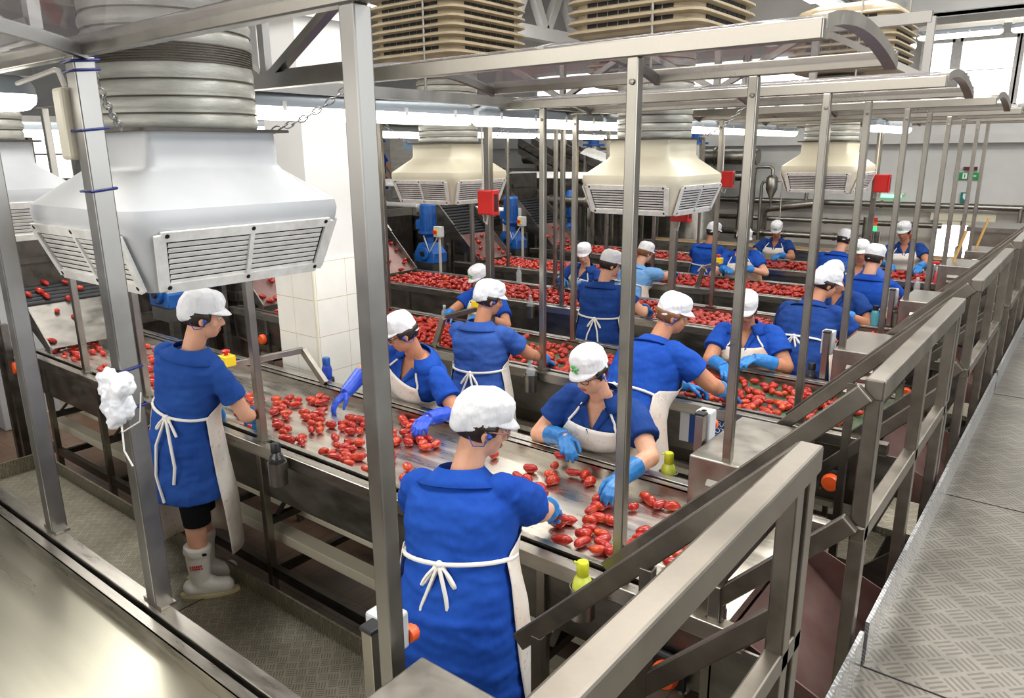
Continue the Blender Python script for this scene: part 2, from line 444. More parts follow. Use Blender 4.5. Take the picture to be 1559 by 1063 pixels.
def person(label, foot, yaw, head, hyaw, hpitch, hr, hl, s=1.62, girth=1.0, shirt='blue1', glove='glove1', cuff=.12, cap='peak', emblem=None,
           glasses=None, hair='hair', skn='skin1', apron=True, plug=False, boots=True, legging=False, vox=.0085, curl=(1, 1), pole=(0, 0), bow=True,
           roll=0, hem=.36, ahem=.60, group='tomato sorters in blue tunics', sleeve=.62, twist=0, strap=True, hips=.53, fyaw=None):
    foot = V(foot); head = V(head); yaw = radians(yaw); hyaw = radians(hyaw); hp = radians(hpitch)
    k = s / 1.62; kh = k * .93
    F = V((cos(yaw), sin(yaw), 0)); R = V((sin(yaw), -cos(yaw), 0))
    FF = F if fyaw is None else V((cos(radians(fyaw)), sin(radians(fyaw)), 0)); FR = V((FF.y, -FF.x, 0))
    hip = foot + UP * hips * s
    hf = V((cos(hyaw) * cos(hp), sin(hyaw) * cos(hp), -sin(hp))); hrt = V((sin(hyaw), -cos(hyaw), 0)); hu = hrt.cross(hf)
    if roll:
        q = Matrix.Rotation(radians(roll), 3, hf); hrt = q @ hrt; hu = q @ hu
    lean = (head - hip).normalized()
    nb = head - (hu * .55 + lean * .45).normalized() * .19 * k - hf * .035 * k
    ld = (nb - hip).normalized()
    B = [hip, hip + (UP * .75 + ld * .25) * .17 * k, nb - (ld * .8 + UP * .2) * .16 * k, nb]
    tw = radians(twist)
    def fr(t):
        if t <= 0: return hip + UP * (t * hem * k), R, F
        c = bez(B, min(t, 1)); T = bezd(B, min(t, 1))
        if t > 1: c = c + T * (t - 1) * .5 * k
        Rt = (R - T * R.dot(T)).normalized()
        if tw: Rt = Matrix.Rotation(tw * min(t, 1), 3, T) @ Rt
        return c, Rt, T.cross(Rt)
    g = girth
    def sec(t, grow=0, sc=1.0):
        rx, rf, rb = lerp(TORSO, t)
        gg = g if t < .7 else 1 + (g - 1) * max(0, (1.0 - t) / .3) * .9
        return rx * k * gg * sc + grow, rf * k * gg * sc + grow, rb * k * gg * sc + grow
    # arms
    sh = {}; el = {}; wr = {}; fd = {}
    cS, RS, FS = fr(.86)
    for sd, T in ((1, hr), (-1, hl)):
        S = cS + RS * sd * .162 * k * (1 + (g - 1) * .5) + bezd(B, .86) * .01
        T = V(T) + UP * .012
        a = (T - S).normalized()
        W = T - (a * .6 + V((a.x, a.y, 0)) * .3 - UP * .15).normalized() * .075 * k
        pl = -UP * .55 + RS * sd * (.75 + pole[0 if sd == 1 else 1]) - FS * .35
        E = ik(S, W, .275 * k, .245 * k, pl)
        sh[sd], el[sd], wr[sd] = S, E, W
        fd[sd] = ((T - W).normalized() * .7 + (W - E).normalized() * .6).normalized()
    RAILS = (.05, 2.02, 3.98, 5.88, 7.62, 9.42)
    near_ = [q for q in RAILS if 0 < q - foot.y < .5]; far_ = [q + .96 for q in RAILS if 0 < foot.y - q - .96 < .5]
    def clamp(m_, top=1.162):
        'cloth and legs press against the rail instead of passing through it'
        for v in m_.vertices:
            if v.co.z < top:
                if near_ and v.co.y > near_[0] - .008: v.co.y = near_[0] - .008 - .002 * noise.noise(v.co * 20)
                if far_ and v.co.y < far_[0] + .008: v.co.y = far_[0] + .008 + .002 * noise.noise(v.co * 20)
    # ---- body: one continuous skin
    mb = MB()
    mb.loft([ring(*fr(t), *sec(t, 0, .86 if t < .65 else .93), 24) for t in (-.15, .0, .2, .4, .6, .7, .78, .84, .88, .95, 1.0)])
    mb.cap(nb - ld * .05 * k, head - hu * .04 * k - hf * .012 * k, .056 * k * (1 + (g - 1) * .5), .051 * k, 14)
    def H(f, r, u): return head + (hf * f + hrt * r + hu * u) * kh
    def E3(c, r, f, u, n=18, m=12): mb.ell(c, hrt * r * kh, hf * f * kh, hu * u * kh, n, m)
    E3(H(-.008, 0, .025), .074, .093, .096)
    E3(H(.024, 0, -.05), .057 * (1 + (g - 1) * .5), .066, .072); E3(H(.055, 0, -.088), .028, .03, .026)
    mb.cap(H(.078, 0, .012), H(.104, 0, -.03), .0085 * k, .0125 * k, 8)
    mb.ball(H(.096, .012, -.036), .0085 * k, 8, 6); mb.ball(H(.096, -.012, -.036), .0085 * k, 8, 6)
    mb.cap(H(.074, -.034, .022), H(.074, .034, .022), .0125 * k, .0125 * k, 8)
    for q in (-1, 1):
        E3(H(.054, q * .037, -.03), .024, .026, .028, 10, 8)
        E3(H(-.004, q * .077, -.014), .008, .02, .032, 10, 8); mb.ball(H(-.002, q * .078, -.04), .009 * k, 8, 6)
    E3(H(.076, 0, -.066), .026, .018, .02, 10, 8)
    for sd in (1, -1):
        S, E, W = sh[sd], el[sd], wr[sd]
        mb.cap(S, E, .05 * k * g, .042 * k * g, 12); mb.cap(E, W, .042 * k * g, .028 * k, 12)
        mb.cap(E + (W - E) * .25, E + (W - E) * .5, .041 * k * g, .036 * k, 10)
        ft = foot + FR * sd * .085 * k
        kn = ft + UP * .285 * s + FF * .02
        mb.cap(hip + R * sd * .085 * k, kn, .082 * k * g, .056 * k * g, 12); mb.cap(kn, ft + UP * .085, .055 * k * g, .038 * k, 12)
        mb.cap(kn - UP * .06 - FF * .015, kn - UP * .16 - FF * .012, .05 * k, .048 * k, 12)
        mb.cap(ft + UP * .045 - FF * .04, ft + UP * .035 + FF * .12, .036 * k, .032 * k, 10)
    body = fuse(mb, vox, 3); clamp(body, 1.12)
    o = mesh_obj('person', body, M[skn], None, foot, foot, smooth=180); ORG[o.name] = foot
    tag(o, label, 'person', group)
    def child(name, me_or_mb, mat, par=o, **kw):
        me = me_or_mb if not isinstance(me_or_mb, MB) else to_mesh(me_or_mb, name)
        return mesh_obj(name, me, M[mat] if isinstance(mat, str) else mat, par, shift=foot, **kw)
    # ---- tunic
    mb = MB()
    ts = (-1.0, -.8, -.55, -.25, 0, .2, .38, .5, .6, .7, .78, .84, .88, .92, .95, 1.0)
    mb.loft([ring(*fr(t), *sec(t, .006), 30) for t in ts])
    for sd in (1, -1):
        S, E = sh[sd], el[sd]; d = (E - S).normalized(); e = S + (E - S) * sleeve
        mb.ball(S - d * .0 - RS * sd * .012, .064 * k * (1 + (g - 1) * .7), 14, 10)
        mb.tube([S - d * .03, S + d * .04, S + (e - S) * .6, e], [.056 * k * g, .066 * k * g, .07 * k * g, .073 * k * g], 16)
    me = fuse(mb, vox, 5); wrinkle(me, .0075, 7, (1, 1, 2.6)); wrinkle(me, .0042, 17, (.8, .8, 1.9)); wrinkle(me, .0018, 40); clamp(me)
    bt = BVHTree.FromPolygons([v.co.copy() for v in me.vertices], [tuple(p.vertices) for p in me.polygons])
    def push(p, d):
        q, nn, i, ds = bt.find_nearest(p)
        return q + nn * d if q is not None and (p - q).dot(nn) < d else p
    def surf(t, x, d):
        c_, Rt, Ft = fr(t); h = bt.ray_cast(c_ + Rt * x + Ft * .45, -Ft)
        return h[0] + h[1] * d if h[0] is not None else None
    bm = bmesh.new(); bm.from_mesh(me); smp = [(t, *fr(t)) for t in [.7 + .02 * i for i in range(19)]]; dele = []
    for fc in bm.faces:
        c = fc.calc_center_median(); t, o_, Rt, Ft = min(smp, key=lambda q: abs((c - q[1]).dot(q[2].cross(q[3]))) + .05 * (c - q[1]).length)
        w = c - o_; wd = min(.05, (t - .72) * .21) * k
        if w.dot(Ft) > .01 and abs(w.dot(Rt)) < wd and w.length < .2: dele.append(fc)
    bmesh.ops.delete(bm, geom=dele, context='FACES'); bm.to_mesh(me); bm.free()
    tn = child('tunic', me, shirt, smooth=180)
    mb = MB(); rows = []                                      # collar, open at the front
    for t, gr, dz in ((.94, .012, 0), (1.0, .016, .0), (1.06, .014, 0), (1.0, .024, 0), (.95, .03, 0)):
        c, Rt, Ft = fr(t); rows.append(ring(c, Rt, Ft, *[x + gr for x in sec(t)], 24, 2.1, radians(118), radians(422), False))
    mb.grid(rows); child('collar', mb, shirt, tn, smooth=60, solid=.004)
    for sgn in (1, -1):                                       # lapels of the open neck
        rows = []
        for i in range(9):
            u = i / 8; t = .725 + .235 * u; x0 = max((t - .72) * .21 * k - .008, .0); x1 = x0 + (.010 + .034 * u ** .7) * k
            a, c = surf(t, sgn * x0, .007), surf(t - .015 * u, sgn * x1, .009)
            if a is not None and c is not None: rows.append([a, (a + c) / 2 + (fr(t)[2]) * .004, c])
        if len(rows) > 3:
            mb = MB(); mb.grid(rows); child('lapel', mb, shirt, tn, smooth=60, solid=.003)
    # ---- apron
    if apron:
        mb = MB(); rows = []
        prof = [(.8, 34), (.72, 40), (.63, 48), (.54, 64), (.42, 100), (.36, 108), (.2, 104), (0, 102), (-.4, 100), (-.8, 98), (-1.15, 96), (-1.45, 94)]
        for t, ha in prof:
            c, Rt, Ft = fr(t)
            if t < 0: c = hip - UP * (ahem * k) * (-t / 1.45)
            grow = .017 if t > -.5 else .024
            rows.append(ring(c, Rt, Ft, *sec(max(t, -1), grow, 1.015), 26, 2.3, radians(90 - ha), radians(90 + ha), False))
        mb.grid(rows); me = to_mesh(mb, 'apron'); bm = bmesh.new(); bm.from_mesh(me)
        bmesh.ops.subdivide_edges(bm, edges=bm.edges, cuts=1, use_grid_fill=True); bm.to_mesh(me); bm.free()
        wrinkle(me, .006, 8, (1, 1, .6))
        for v in me.vertices: v.co = push(v.co, .009)
        clamp(me, 1.165)
        rows = [[push(p, .01) for p in r] for r in rows]
        ap = child('apron', me, apron if isinstance(apron, str) else 'apron', smooth=180, solid=.003)
        mb = MB()
        if strap:
            for q in (0, -1):
                c = rows[0][q]; sgn = 1 if q == 0 else -1
                cc, Rt, Ft = fr(.8); xc = abs((c - cc).dot(Rt)) - .008; pts = [c]
                for i in range(1, 9):
                    u = i / 8; x = xc + (.07 * k - xc) * u
                    q_ = surf(.8 + .17 * u, sgn * x, .006)
                    if q_ is not None: pts.append(q_)
                if len(pts) > 3: child('neck_strap', MB().tube(pts, .0066 * k, 6), 'strap', ap, smooth=60)
        if bow:
            c, Rt, Ft = fr(.37); rx, rf, rb = sec(.37, .016)
            pts = [c + Rt * rx * cos(radians(a)) + Ft * (rf if a > 0 else rb) * sin(radians(a)) - UP * .012 * (1 - abs(270 - a) / 90) for a in range(168, 373, 12)]
            mb.tube([push(p, .009) for p in pts], .008 * k, 6)
            kn = c - Ft * (rb + .012) - UP * .012
            for sgn, drop, wob in ((1, .33, .02), (-1, .46, -.035)):
                lp = [kn + Rt * sgn * (.05 * sin(u * pi)) * 1.1 - UP * (.11 * sin(u * pi / 1) * (.4 + u * .6)) + Rt * sgn * .012 * u - Ft * .012 * sin(u * pi) for u in [i / 8 for i in range(9)]]
                mb.tube(lp, .0065 * k, 6)
                mb.tube([kn - Ft * .004, kn - UP * drop * .33 + Rt * (sgn * .018 + wob) - Ft * .035, kn - UP * drop * .7 + Rt * (sgn * .02 + wob * 1.6) - Ft * .04, kn - UP * drop + Rt * (sgn * .012 + wob) - Ft * .04], .0075 * k, 6)
            mb.ball(kn, .014 * k, 8, 6)
        if mb.v: child('apron_tie', mb, 'strap', ap, smooth=60)
    # ---- head: eyes, lips, hair, cap
    for q in (-1, 1):
        mb = MB(); mb.cur = 0
        mb.ell(H(.078, q * .031, .001), hrt * .0125 * k, hf * .010 * k, hu * .0075 * k, 10, 8)
        mb.cur = 1; mb.ell(H(.0835, q * .031, -.001), hrt * .0058 * k, hf * .0055 * k, hu * .0058 * k, 8, 6)
        mb.cap(H(.0845, q * .019, .0062), H(.08, q * .043, .0052), .0024 * k, .002 * k, 6)
        child('eye', mb, [M['sclera'], M['eye']], smooth=60)
        mb = MB(); mb.tube([H(.0885, q * .016, .022), H(.0875, q * .03, .029), H(.078, q * .047, .023)], [.0035 * k, .0038 * k, .002 * k], 6)
        child('eyebrow', mb, hair, smooth=60)
    mb = MB(); mb.ell(H(.089, 0, -.061), hrt * .021 * k, hf * .007 * k, hu * .0045 * k, 10, 6); mb.ell(H(.0885, 0, -.069), hrt * .018 * k, hf * .007 * k, hu * .0048 * k, 10, 6)
    child('lips', mb, 'lip', smooth=60)
    mb = MB(); rows = []
    for i in range(5):
        e = radians(-40 + 11 * i); lim = 62 + (14 if i < 2 else 0)
        rows.append([H(-.008, 0, .015) + (hf * .101 * cos(radians(a)) * cos(e) + hrt * .082 * sin(radians(a)) * cos(e) + hu * .1 * sin(e)) * kh
                     for a in [lim + (360 - 2 * lim) * j / 20 for j in range(21)]])
    mb.grid(rows); child('hair', mb, hair, smooth=60, solid=.008)
    if cap:
        sn = cap == 'snood'
        mb = MB()
        pr = [(.016, .082, .1, .1), (.03, .084, .103, .106 + .012 * sn), (.06, .087, .102, .108 + .02 * sn), (.09, .087, .097, .105 + .02 * sn), (.116, .079, .084, .093 + .016 * sn), (.134, .058, .058, .07 + .01 * sn), (.141, .022, .02, .03)]
        low = .05 + .016 * sn
        rings = []
        for u, rx, rf, rb in pr:
            rr = []
            for p in ring(V((0, 0, 0)), hrt, hf, rx, rf, rb, 28, 2.15):
                f = p.dot(hf); tl = (f * .32 if f > 0 else f * low / .1) * max(0, 1 - u / .15)
                rr.append(head + (p + hu * (u + tl)) * kh)
            rings.append(rr)
        mb.loft(rings); me = to_mesh(mb, 'cap'); bm = bmesh.new(); bm.from_mesh(me)
        bmesh.ops.subdivide_edges(bm, edges=bm.edges, cuts=2, use_grid_fill=True, smooth=.6); bm.to_mesh(me); bm.free()
        wrinkle(me, .004, 24, (1, 1, 2.2)); wrinkle(me, .0016, 60)
        cp = child('cap', me, 'cap' if cap != 'blue' else 'blue2', smooth=180)
        mb = MB(); rows = []
        for j in range(4):
            rr = []
            for i in range(17):
                a = radians(-72 + 9 * i); w = cos(a * 1.2) if abs(a) < 1.3 else 0; w = max(w, 0) ** .7
                f = .099 * cos(a) + (.041 * w) * (j / 3) * cos(a * .55); r = .083 * sin(a) * (1 + .1 * j / 3 * w)
                rr.append(H(f, r, .016 + .05 * .5 * cos(a) + .01 - (.030 * w) * (j / 3) ** 1.2 - .006 * (1 - cos(a))))
            rows.append(rr)
        mb.grid(rows); child('visor', mb, 'cap' if cap != 'blue' else 'blue2', cp, smooth=60, solid=.004)
        if emblem is not None:                               # little green leafy star on the front of the cap
            mb = MB()
            for j in range(5):
                a0 = radians(90 + 72 * j); pts = []
                for u in (0, .33, .66, 1):
                    rr = .006 + .016 * u; aa = a0 + .55 * sin(u * pi)
                    x, y = rr * cos(aa), rr * sin(aa); x *= 1.35; y *= 1.3; az = radians(emblem) + x / .1
                    pts.append(H(.108 * cos(az), .096 * sin(az), .076 + y))
                mb.tube(pts, [.003 * k, .0042 * k, .004 * k, .0022 * k], 6)
            child('emblem', mb, 'leaf', cp, smooth=60)
    if glasses:
        mb = MB()
        for q in (-1, 1):
            mb.tube([H(.102 - .05 * (abs(q * .034 + .022 * cos(a)) / .06) ** 2 * .25, q * .034 + .023 * cos(a), -.004 + .017 * sin(a)) for a in [2 * pi * i / 14 for i in range(14)]], .0022 * k, 6, True)
            mb.tube([H(.094, q * .057, .004), H(.05, q * .079, .003), H(-.01, q * .083, -.002)], .0022 * k, 6)
        mb.tube([H(.103, -.011, .002), H(.107, 0, .004), H(.103, .011, .002)], .0022 * k, 6)
        child('spectacles', mb, glasses, smooth=60)
    if plug:
        for q in (-1, 1):
            mb = MB(); mb.cap(H(.008, q * .08, -.012), H(.012, q * .092, -.016), .007 * k, .009 * k, 8)
            mb.tube([H(.01, q * .09, -.018), H(.0, q * .088, -.055), H(-.035, q * .078, -.065), H(-.06, q * .07, -.035)], .0022 * k, 6)
            child('ear_plug', mb, 'blueplastic', smooth=60)
    # ---- gloves
    for i, sd in enumerate((1, -1)):
        E, W = el[sd], wr[sd]; d = fd[sd]; fa = (W - E).normalized()
        mb = MB(); n = -UP * .9 - FS * .1 + RS * (-sd) * .15
        hand(mb, W, d, n, RS * -sd, curl[i], k * 1.04)
        mb.tube([W - fa * cuff, W - fa * cuff * .5, W + d * .02], [.051 * k, .048 * k, .041 * k], 14)
        me = fuse(mb, min(.0052, vox * .62), 2)
        wrinkle(me, .0018, 45)
        child('glove', me, glove, smooth=180)
    # ---- legs
    if legging:
        mb = MB()
        for sd in (1, -1):
            kn = foot + FR * sd * .085 * k + UP * .285 * s + FF * .02
            h0 = hip + FR * sd * .085 * k; q = kn + (foot - kn) * .09
            mb.tube([kn + (h0 - kn) * .6, kn + (h0 - kn) * .2, kn - UP * .045], [.078 * k, .074 * k, .068 * k], 16)
        child('leggings', mb, 'legging', smooth=60)
    if boots:
        for sd in (1, -1):
            ft = foot + FR * sd * .085 * k
            mb = MB()
            mb.tube([ft + UP * .29 * k + FF * .005, ft + UP * .2 * k, ft + UP * .09 * k], [.066 * k, .06 * k, .05 * k], 18)
            mb.cap(ft + UP * .052 * k - FF * .045, ft + UP * .042 * k + FF * .125, .047 * k, .042 * k, 14)
            mb.cap(ft + UP * .08 * k, ft + UP * .05 * k + FF * .06, .05 * k, .046 * k, 14)
            mb.tube([ft + UP * .29 * k + FF * .005, ft + UP * .25 * k], .07 * k, 18)
            bt = child('boot', fuse(mb, .008, 2), 'boot', smooth=180)
            mb = MB(); pl = []
            for a in [2 * pi * j / 20 for j in range(20)]:
                y = cos(a) * .15 + .04; pl.append(ft + FF * y * k + FR * sin(a) * (.05 if y > 0 else .044) * k)
            mb.prism(pl, UP * .018); child('sole', mb, 'sole', bt, smooth=40)
            if legging and sd == 1:
                mb = MB(); c = ft + UP * .2 * k + FR * .061 * k
                for j, (a, b) in enumerate(((-.03, .024), (-.028, .026))):
                    for i in range(6):
                        p = c + FF * (a + (b - a) * i / 5 + .0) - UP * (.014 * j); mb.obox(p + FR * .003, FF * .0036, FR * .002, UP * (.005 if j == 0 else .004))
                child('boot_print', mb, 'print', bt, smooth=0)
                mb = MB(); mb.ell(ft + UP * .262 * k + FF * .045 * k + FR * .06 * k, FF * .014, FR * .004, UP * .009, 12, 6); child('boot_badge', mb, 'black', bt)
    return o
Gn = 'tomato sorters in blue tunics'
person('worker in white boots and black leggings standing on the checker plate, seen from behind', (-3.55, 1.77, .35), 110, (-3.4, 1.86, 1.868), 60, 12, (-3.47, 2.15, 1.2), (-3.85, 2.1, 1.2),
       s=1.63, girth=.9, shirt='blue1', glove='glove3', cuff=.05, cap='snood', hair='hair', skn='skin1', plug=True, legging=True, vox=.007, hem=.30, ahem=.62, curl=(1.1, 1), fyaw=52)
person('stout worker nearest the camera, back to us, holding a tomato', (-1.545, 1.66, .28), 106, (-1.573, 1.83, 1.72), 52, 18, (-1.585, 2.28, 1.19), (-1.93, 2.14, 1.2),
       s=1.62, girth=1.1, shirt='blue2', glove='glove1', cuff=.035, cap='snood', glasses=M['frame2'], skn='skin1', plug=True, vox=.007, ahem=.66, hem=.42, curl=(1.15, 1), sleeve=.66)
person('worker in spectacles spreading long deep blue gloves over the steel belt', (-3.32, 3.22, .2), 262, (-3.16, 2.96, 1.6), 232, 24, (-3.53, 2.74, 1.155), (-2.76, 2.74, 1.15),
       s=1.6, girth=1.08, shirt='blue2', glove='glove2', cuff=.16, cap='peak', emblem=-24, glasses=M['frame'], skn='skin2', plug=True, vox=.007, curl=(.8, 1.15))
person('worker in faded blue tunic, back to us, reaching right over the second belt', (-3.16, 3.66, .2), 104, (-3.135, 3.74, 1.685), 58, 16, (-2.96, 4.2, 1.15), (-3.5, 4.2, 1.17),
       s=1.6, girth=1.05, shirt='blue3', glove='glove1', cuff=.04, cap='snood', skn='skin2', plug=True, vox=.008, curl=(1, 1))
person('worker in dark spectacles and green emblem cap bending over the steel belt', (-1.9, 3.22, .2), 276, (-1.85, 2.97, 1.595), 262, 23, (-1.92, 2.82, 1.2), (-1.5, 2.66, 1.165),
       s=1.62, girth=1.12, shirt='blue4', glove='glove3', cuff=.13, cap='peak', emblem=2, glasses=M['frame'], skn='skin1', plug=True, vox=.007, curl=(1.2, 1.2))
person('auburn haired worker in profile leaning far over the second belt', (-2.0, 3.6, .2), 66, (-1.914, 3.98, 1.69), 34, 16, (-1.58, 4.2, 1.16), (-1.84, 4.2, 1.16),
       s=1.64, girth=1.2, shirt='blue2', glove='glove1', cuff=.12, cap='peak', hair='hair2', skn='skin2', plug=True, vox=.0075, curl=(.9, 1))
person('worker facing us with bowed head at the right end of the second belt', (-1.86, 5.2, .2), 280, (-1.846, 4.99, 1.565), 285, 27, (-1.84, 4.64, 1.165), (-1.72, 4.82, 1.2),
       s=1.58, girth=1.2, shirt='blue2', glove='glove1', cuff=.15, cap='peak', glasses=M['frame'], skn='skin2', vox=.0075, curl=(1.1, 1), apron='apron2')
person('worker in emblem cap behind the yellow box on the second belt', (-4.42, 5.24, .2), 268, (-4.364, 5.08, 1.525), 255, 24, (-4.5, 4.72, 1.17), (-4.14, 4.8, 1.2),
       s=1.57, girth=1.02, shirt='blue2', glove='glove1', cuff=.09, cap='peak', emblem=-8, skn='skin2', vox=.009, apron=True)
person('worker in dark blue, back to us, at the middle of the third belt', (-3.38, 5.55, .2), 104, (-3.332, 5.64, 1.67), 50, 14, (-3.1, 5.98, 1.2), (-3.55, 6.02, 1.2),
       s=1.6, girth=1.05, shirt='blue4', glove='glove3', cuff=.04, cap='peak', glasses=M['frame'], skn='skin1', vox=.0085)
person('worker half hidden by a post on the far side of the third belt', (-4.55, 7.14, .2), 266, (-4.458, 6.98, 1.53), 285, 20, (-4.62, 6.74, 1.2), (-4.36, 6.72, 1.2),
       s=1.57, girth=1, shirt='blue4', glove='glove3', cuff=.12, cap='peak', skn='skin1', vox=.011)
person('worker in a light blue tunic stretching one arm along the fourth belt', (-4.06, 7.3, .2), 78, (-3.99, 7.52, 1.52), 66, 20, (-3.9, 8.12, 1.2), (-4.15, 7.88, 1.2),
       s=1.57, girth=1.15, shirt='sky', glove='glove1', cuff=.06, cap='peak', hair='hair2', skn='skin1', vox=.011)
person('worker seen from behind at the left of the last belt', (-3.96, 9.13, .2), 100, (-3.917, 9.22, 1.61), 62, 12, (-3.75, 9.58, 1.2), (-4.15, 9.62, 1.2),
       s=1.58, girth=1.05, shirt='blue2', glove='glove3', cuff=.05, cap='peak', skn='skin2', vox=.011)
person('worker with folded blue gloves half hidden behind a post at the fourth belt', (-3.36, 8.9, .2), 284, (-3.339, 8.77, 1.605), 330, 14, (-3.42, 8.46, 1.22), (-3.2, 8.56, 1.22),
       s=1.6, girth=1.1, shirt='blue2', glove='glove1', cuff=.06, cap='peak', glasses=M['frame'], skn='skin1', vox=.011, apron='apron2')
person('worker in emblem cap behind the last belt, head down, one glove forward', (-3.56, 10.62, .2), 276, (-3.526, 10.48, 1.555), 282, 30, (-3.66, 10.16, 1.2), (-3.36, 10.14, 1.2),
       s=1.58, girth=1.05, shirt='blue4', glove='glove1', cuff=.08, cap='peak', emblem=0, skn='skin2', vox=.011)
person('worker seen from behind at the last belt between two slim posts', (-2.38, 9.1, .2), 88, (-2.326, 9.3, 1.6), 72, 20, (-2.18, 9.66, 1.2), (-2.56, 9.66, 1.2),
       s=1.58, girth=1.15, shirt='blue2', glove='glove1', cuff=.05, cap='peak', skn='skin1', vox=.011)
person('worker in spectacles and lighter tunic, mostly hidden behind a broad worker', (-2.02, 8.85, .2), 270, (-1.984, 8.68, 1.558), 275, 16, (-2.16, 8.4, 1.2), (-1.84, 8.4, 1.2),
       s=1.57, girth=1.1, shirt='blue3', glove='glove1', cuff=.06, cap='peak', emblem=20, glasses=M['frame2'], skn='skin2', vox=.011)
person('broad worker seen from behind at the right of the fourth belt, above a teal bottle', (-1.6, 7.28, .2), 92, (-1.579, 7.42, 1.66), 74, 14, (-1.42, 7.84, 1.2), (-1.8, 7.86, 1.2),
       s=1.6, girth=1.15, shirt='blue2', glove='glove1', cuff=.06, cap='peak', skn='skin1', vox=.01)
person('worker standing upright behind the right end of the last belt', (-1.9, 10.7, .2), 278, (-1.939, 10.58, 1.61), 262, 18, (-2.0, 10.2, 1.18), (-1.64, 10.2, 1.18),
       s=1.62, girth=1.12, shirt='blue4', glove='glove1', cuff=.09, cap='peak', emblem=4, skn='skin2', vox=.0105)
person('worker leaning right over the third belt with a big trailing apron bow', (-1.63, 5.58, .2), 82, (-1.561, 5.86, 1.645), 38, 20, (-1.42, 6.04, 1.16), (-1.66, 6.14, 1.17),
       s=1.62, girth=1.25, shirt='blue4', glove='glove1', cuff=.05, cap='snood', skn='skin2', vox=.0085)
person('worker facing us just behind the worker leaning over the third belt', (-1.76, 7.1, .2), 264, (-1.774, 6.89, 1.556), 246, 24, (-1.88, 6.62, 1.19), (-1.62, 6.7, 1.19),
       s=1.57, girth=1.12, shirt='blue4', glove='glove1', cuff=.06, cap='peak', emblem=-4, skn='skin2', vox=.0095)
person('man in blue coveralls and blue cap on the raised platform at the back left', (-12.28, 11.0, 1.3), 20, (-12.18, 11.02, 2.85), 28, 4, (-11.95, 11.0, 2.1), (-11.92, 11.15, 2.1),
       s=1.72, girth=1.0, shirt='blue2', glove='skin1', cuff=.03, cap='blue', skn='skin2', vox=.013, apron=False, hem=.3, legging=True, group='people on raised platforms')
# ------------------------------------------------------------------ the room
Y0 = [.05, 2.02, 3.98, 5.88, 7.62, 9.42]      # near face of every sorting belt
D = .96; RZ = 1.155; XR = -.78; XL = -6.75
struct('floor', MB().box(-26, 7, -4, 17, -.1, 0), M['floor'], smooth=0)
b = MB(); b.box(-26, 7, 15.8, 16.1, 1.55, 6.4); struct('wall_back', b, M['wall'], smooth=0)
b = MB(); b.box(-26, 7, 15.74, 15.8, 0, 1.55); struct('baseboard_back', b, M['wall2'], smooth=0)
b = MB(); b.box(-26.2, -26, -4, 16, 0, 6.4); struct('wall_left', b, M['wall'], smooth=0)
b = MB(); b.box(-26, 7, -4, 17, 6.3, 6.5); struct('ceiling', b, M['wall'], smooth=0)
b = MB()
for x in range(-24, 8, 3): b.prism([(x - .09, -4, 5.75), (x + .09, -4, 5.75), (x + .2, -4, 6.3), (x - .2, -4, 6.3)], (0, 20, 0))
struct('trim_1', b, M['wall'], smooth=0)
b = MB(); b.box(-26, 7, 13.6, 13.95, 4.62, 5.7); b.box(-26, 7, 13.5, 14.05, 4.62, 4.74); struct('trim_2', b, M['wall'], smooth=0)
b = MB(); b.box(-26, 7, 15.55, 15.8, 2.72, 2.86); struct('trim_3', b, M['wall'], smooth=0)
# daylight windows high on the back wall
wn = 0
for i, (x0, x1) in enumerate(((-1.45, -.3), (-2.36, -1.5), (-2.92, -2.44), (-4.6, -3.4), (-6.1, -4.7), (-8.6, -6.2), (-11.5, -9.0))):
    wn += 1
    w = struct('window_%d' % wn, MB().box(x0, x1, 15.74, 15.79, 3.36, 4.42), M['daylight'], smooth=0)
    f = MB()
    for a in (x0, x1): f.box(a - .04, a + .04, 15.66, 15.8, 3.3, 4.5)
    f.box(x0, x1, 15.66, 15.8, 3.3, 3.36); f.box(x0, x1, 15.66, 15.8, 4.42, 4.5)
    f.box(x0, x1, 15.7, 15.74, 3.93, 3.945)
    part('window_frame', f, M['slat'], w, smooth=0)
for i, (x0, x1) in enumerate(((-25.95, 5.0),)):
    pass
for i, (y0, y1) in enumerate(((4.2, 5.2), (5.5, 6.4), (6.7, 7.6), (8.2, 9.6), (10, 11.4))):
    wn += 1
    w = struct('window_%d' % wn, MB().box(-20.9, -20.85, y0 + 2, y1 + 2, 2.1, 3.3), M['daylight'], smooth=0)
    f = MB()
    for a in (y0 + 2, y1 + 2): f.box(-20.95, -20.78, a - .05, a + .05, 2.0, 3.4)
    f.box(-20.95, -20.78, y0 + 2, y1 + 2, 2.0, 2.1); f.box(-20.95, -20.78, y0 + 2, y1 + 2, 3.3, 3.4); f.box(-20.9, -20.8, y0 + 2, y1 + 2, 2.66, 2.7)
    part('window_frame', f, M['post'], w, smooth=0)
b = MB(); b.box(-21.1, -20.95, -4, 15.8, 0, 2.0); b.box(-21.1, -20.95, -4, 15.8, 3.4, 6.3)
for a, c in ((-4, 6.15), (7.25, 7.45), (8.45, 8.65), (9.65, 10.15), (11.65, 11.95), (13.45, 15.8)): b.box(-21.1, -20.95, a, c, 2.0, 3.4)
struct('wall_partition', b, M['wall'], smooth=0)
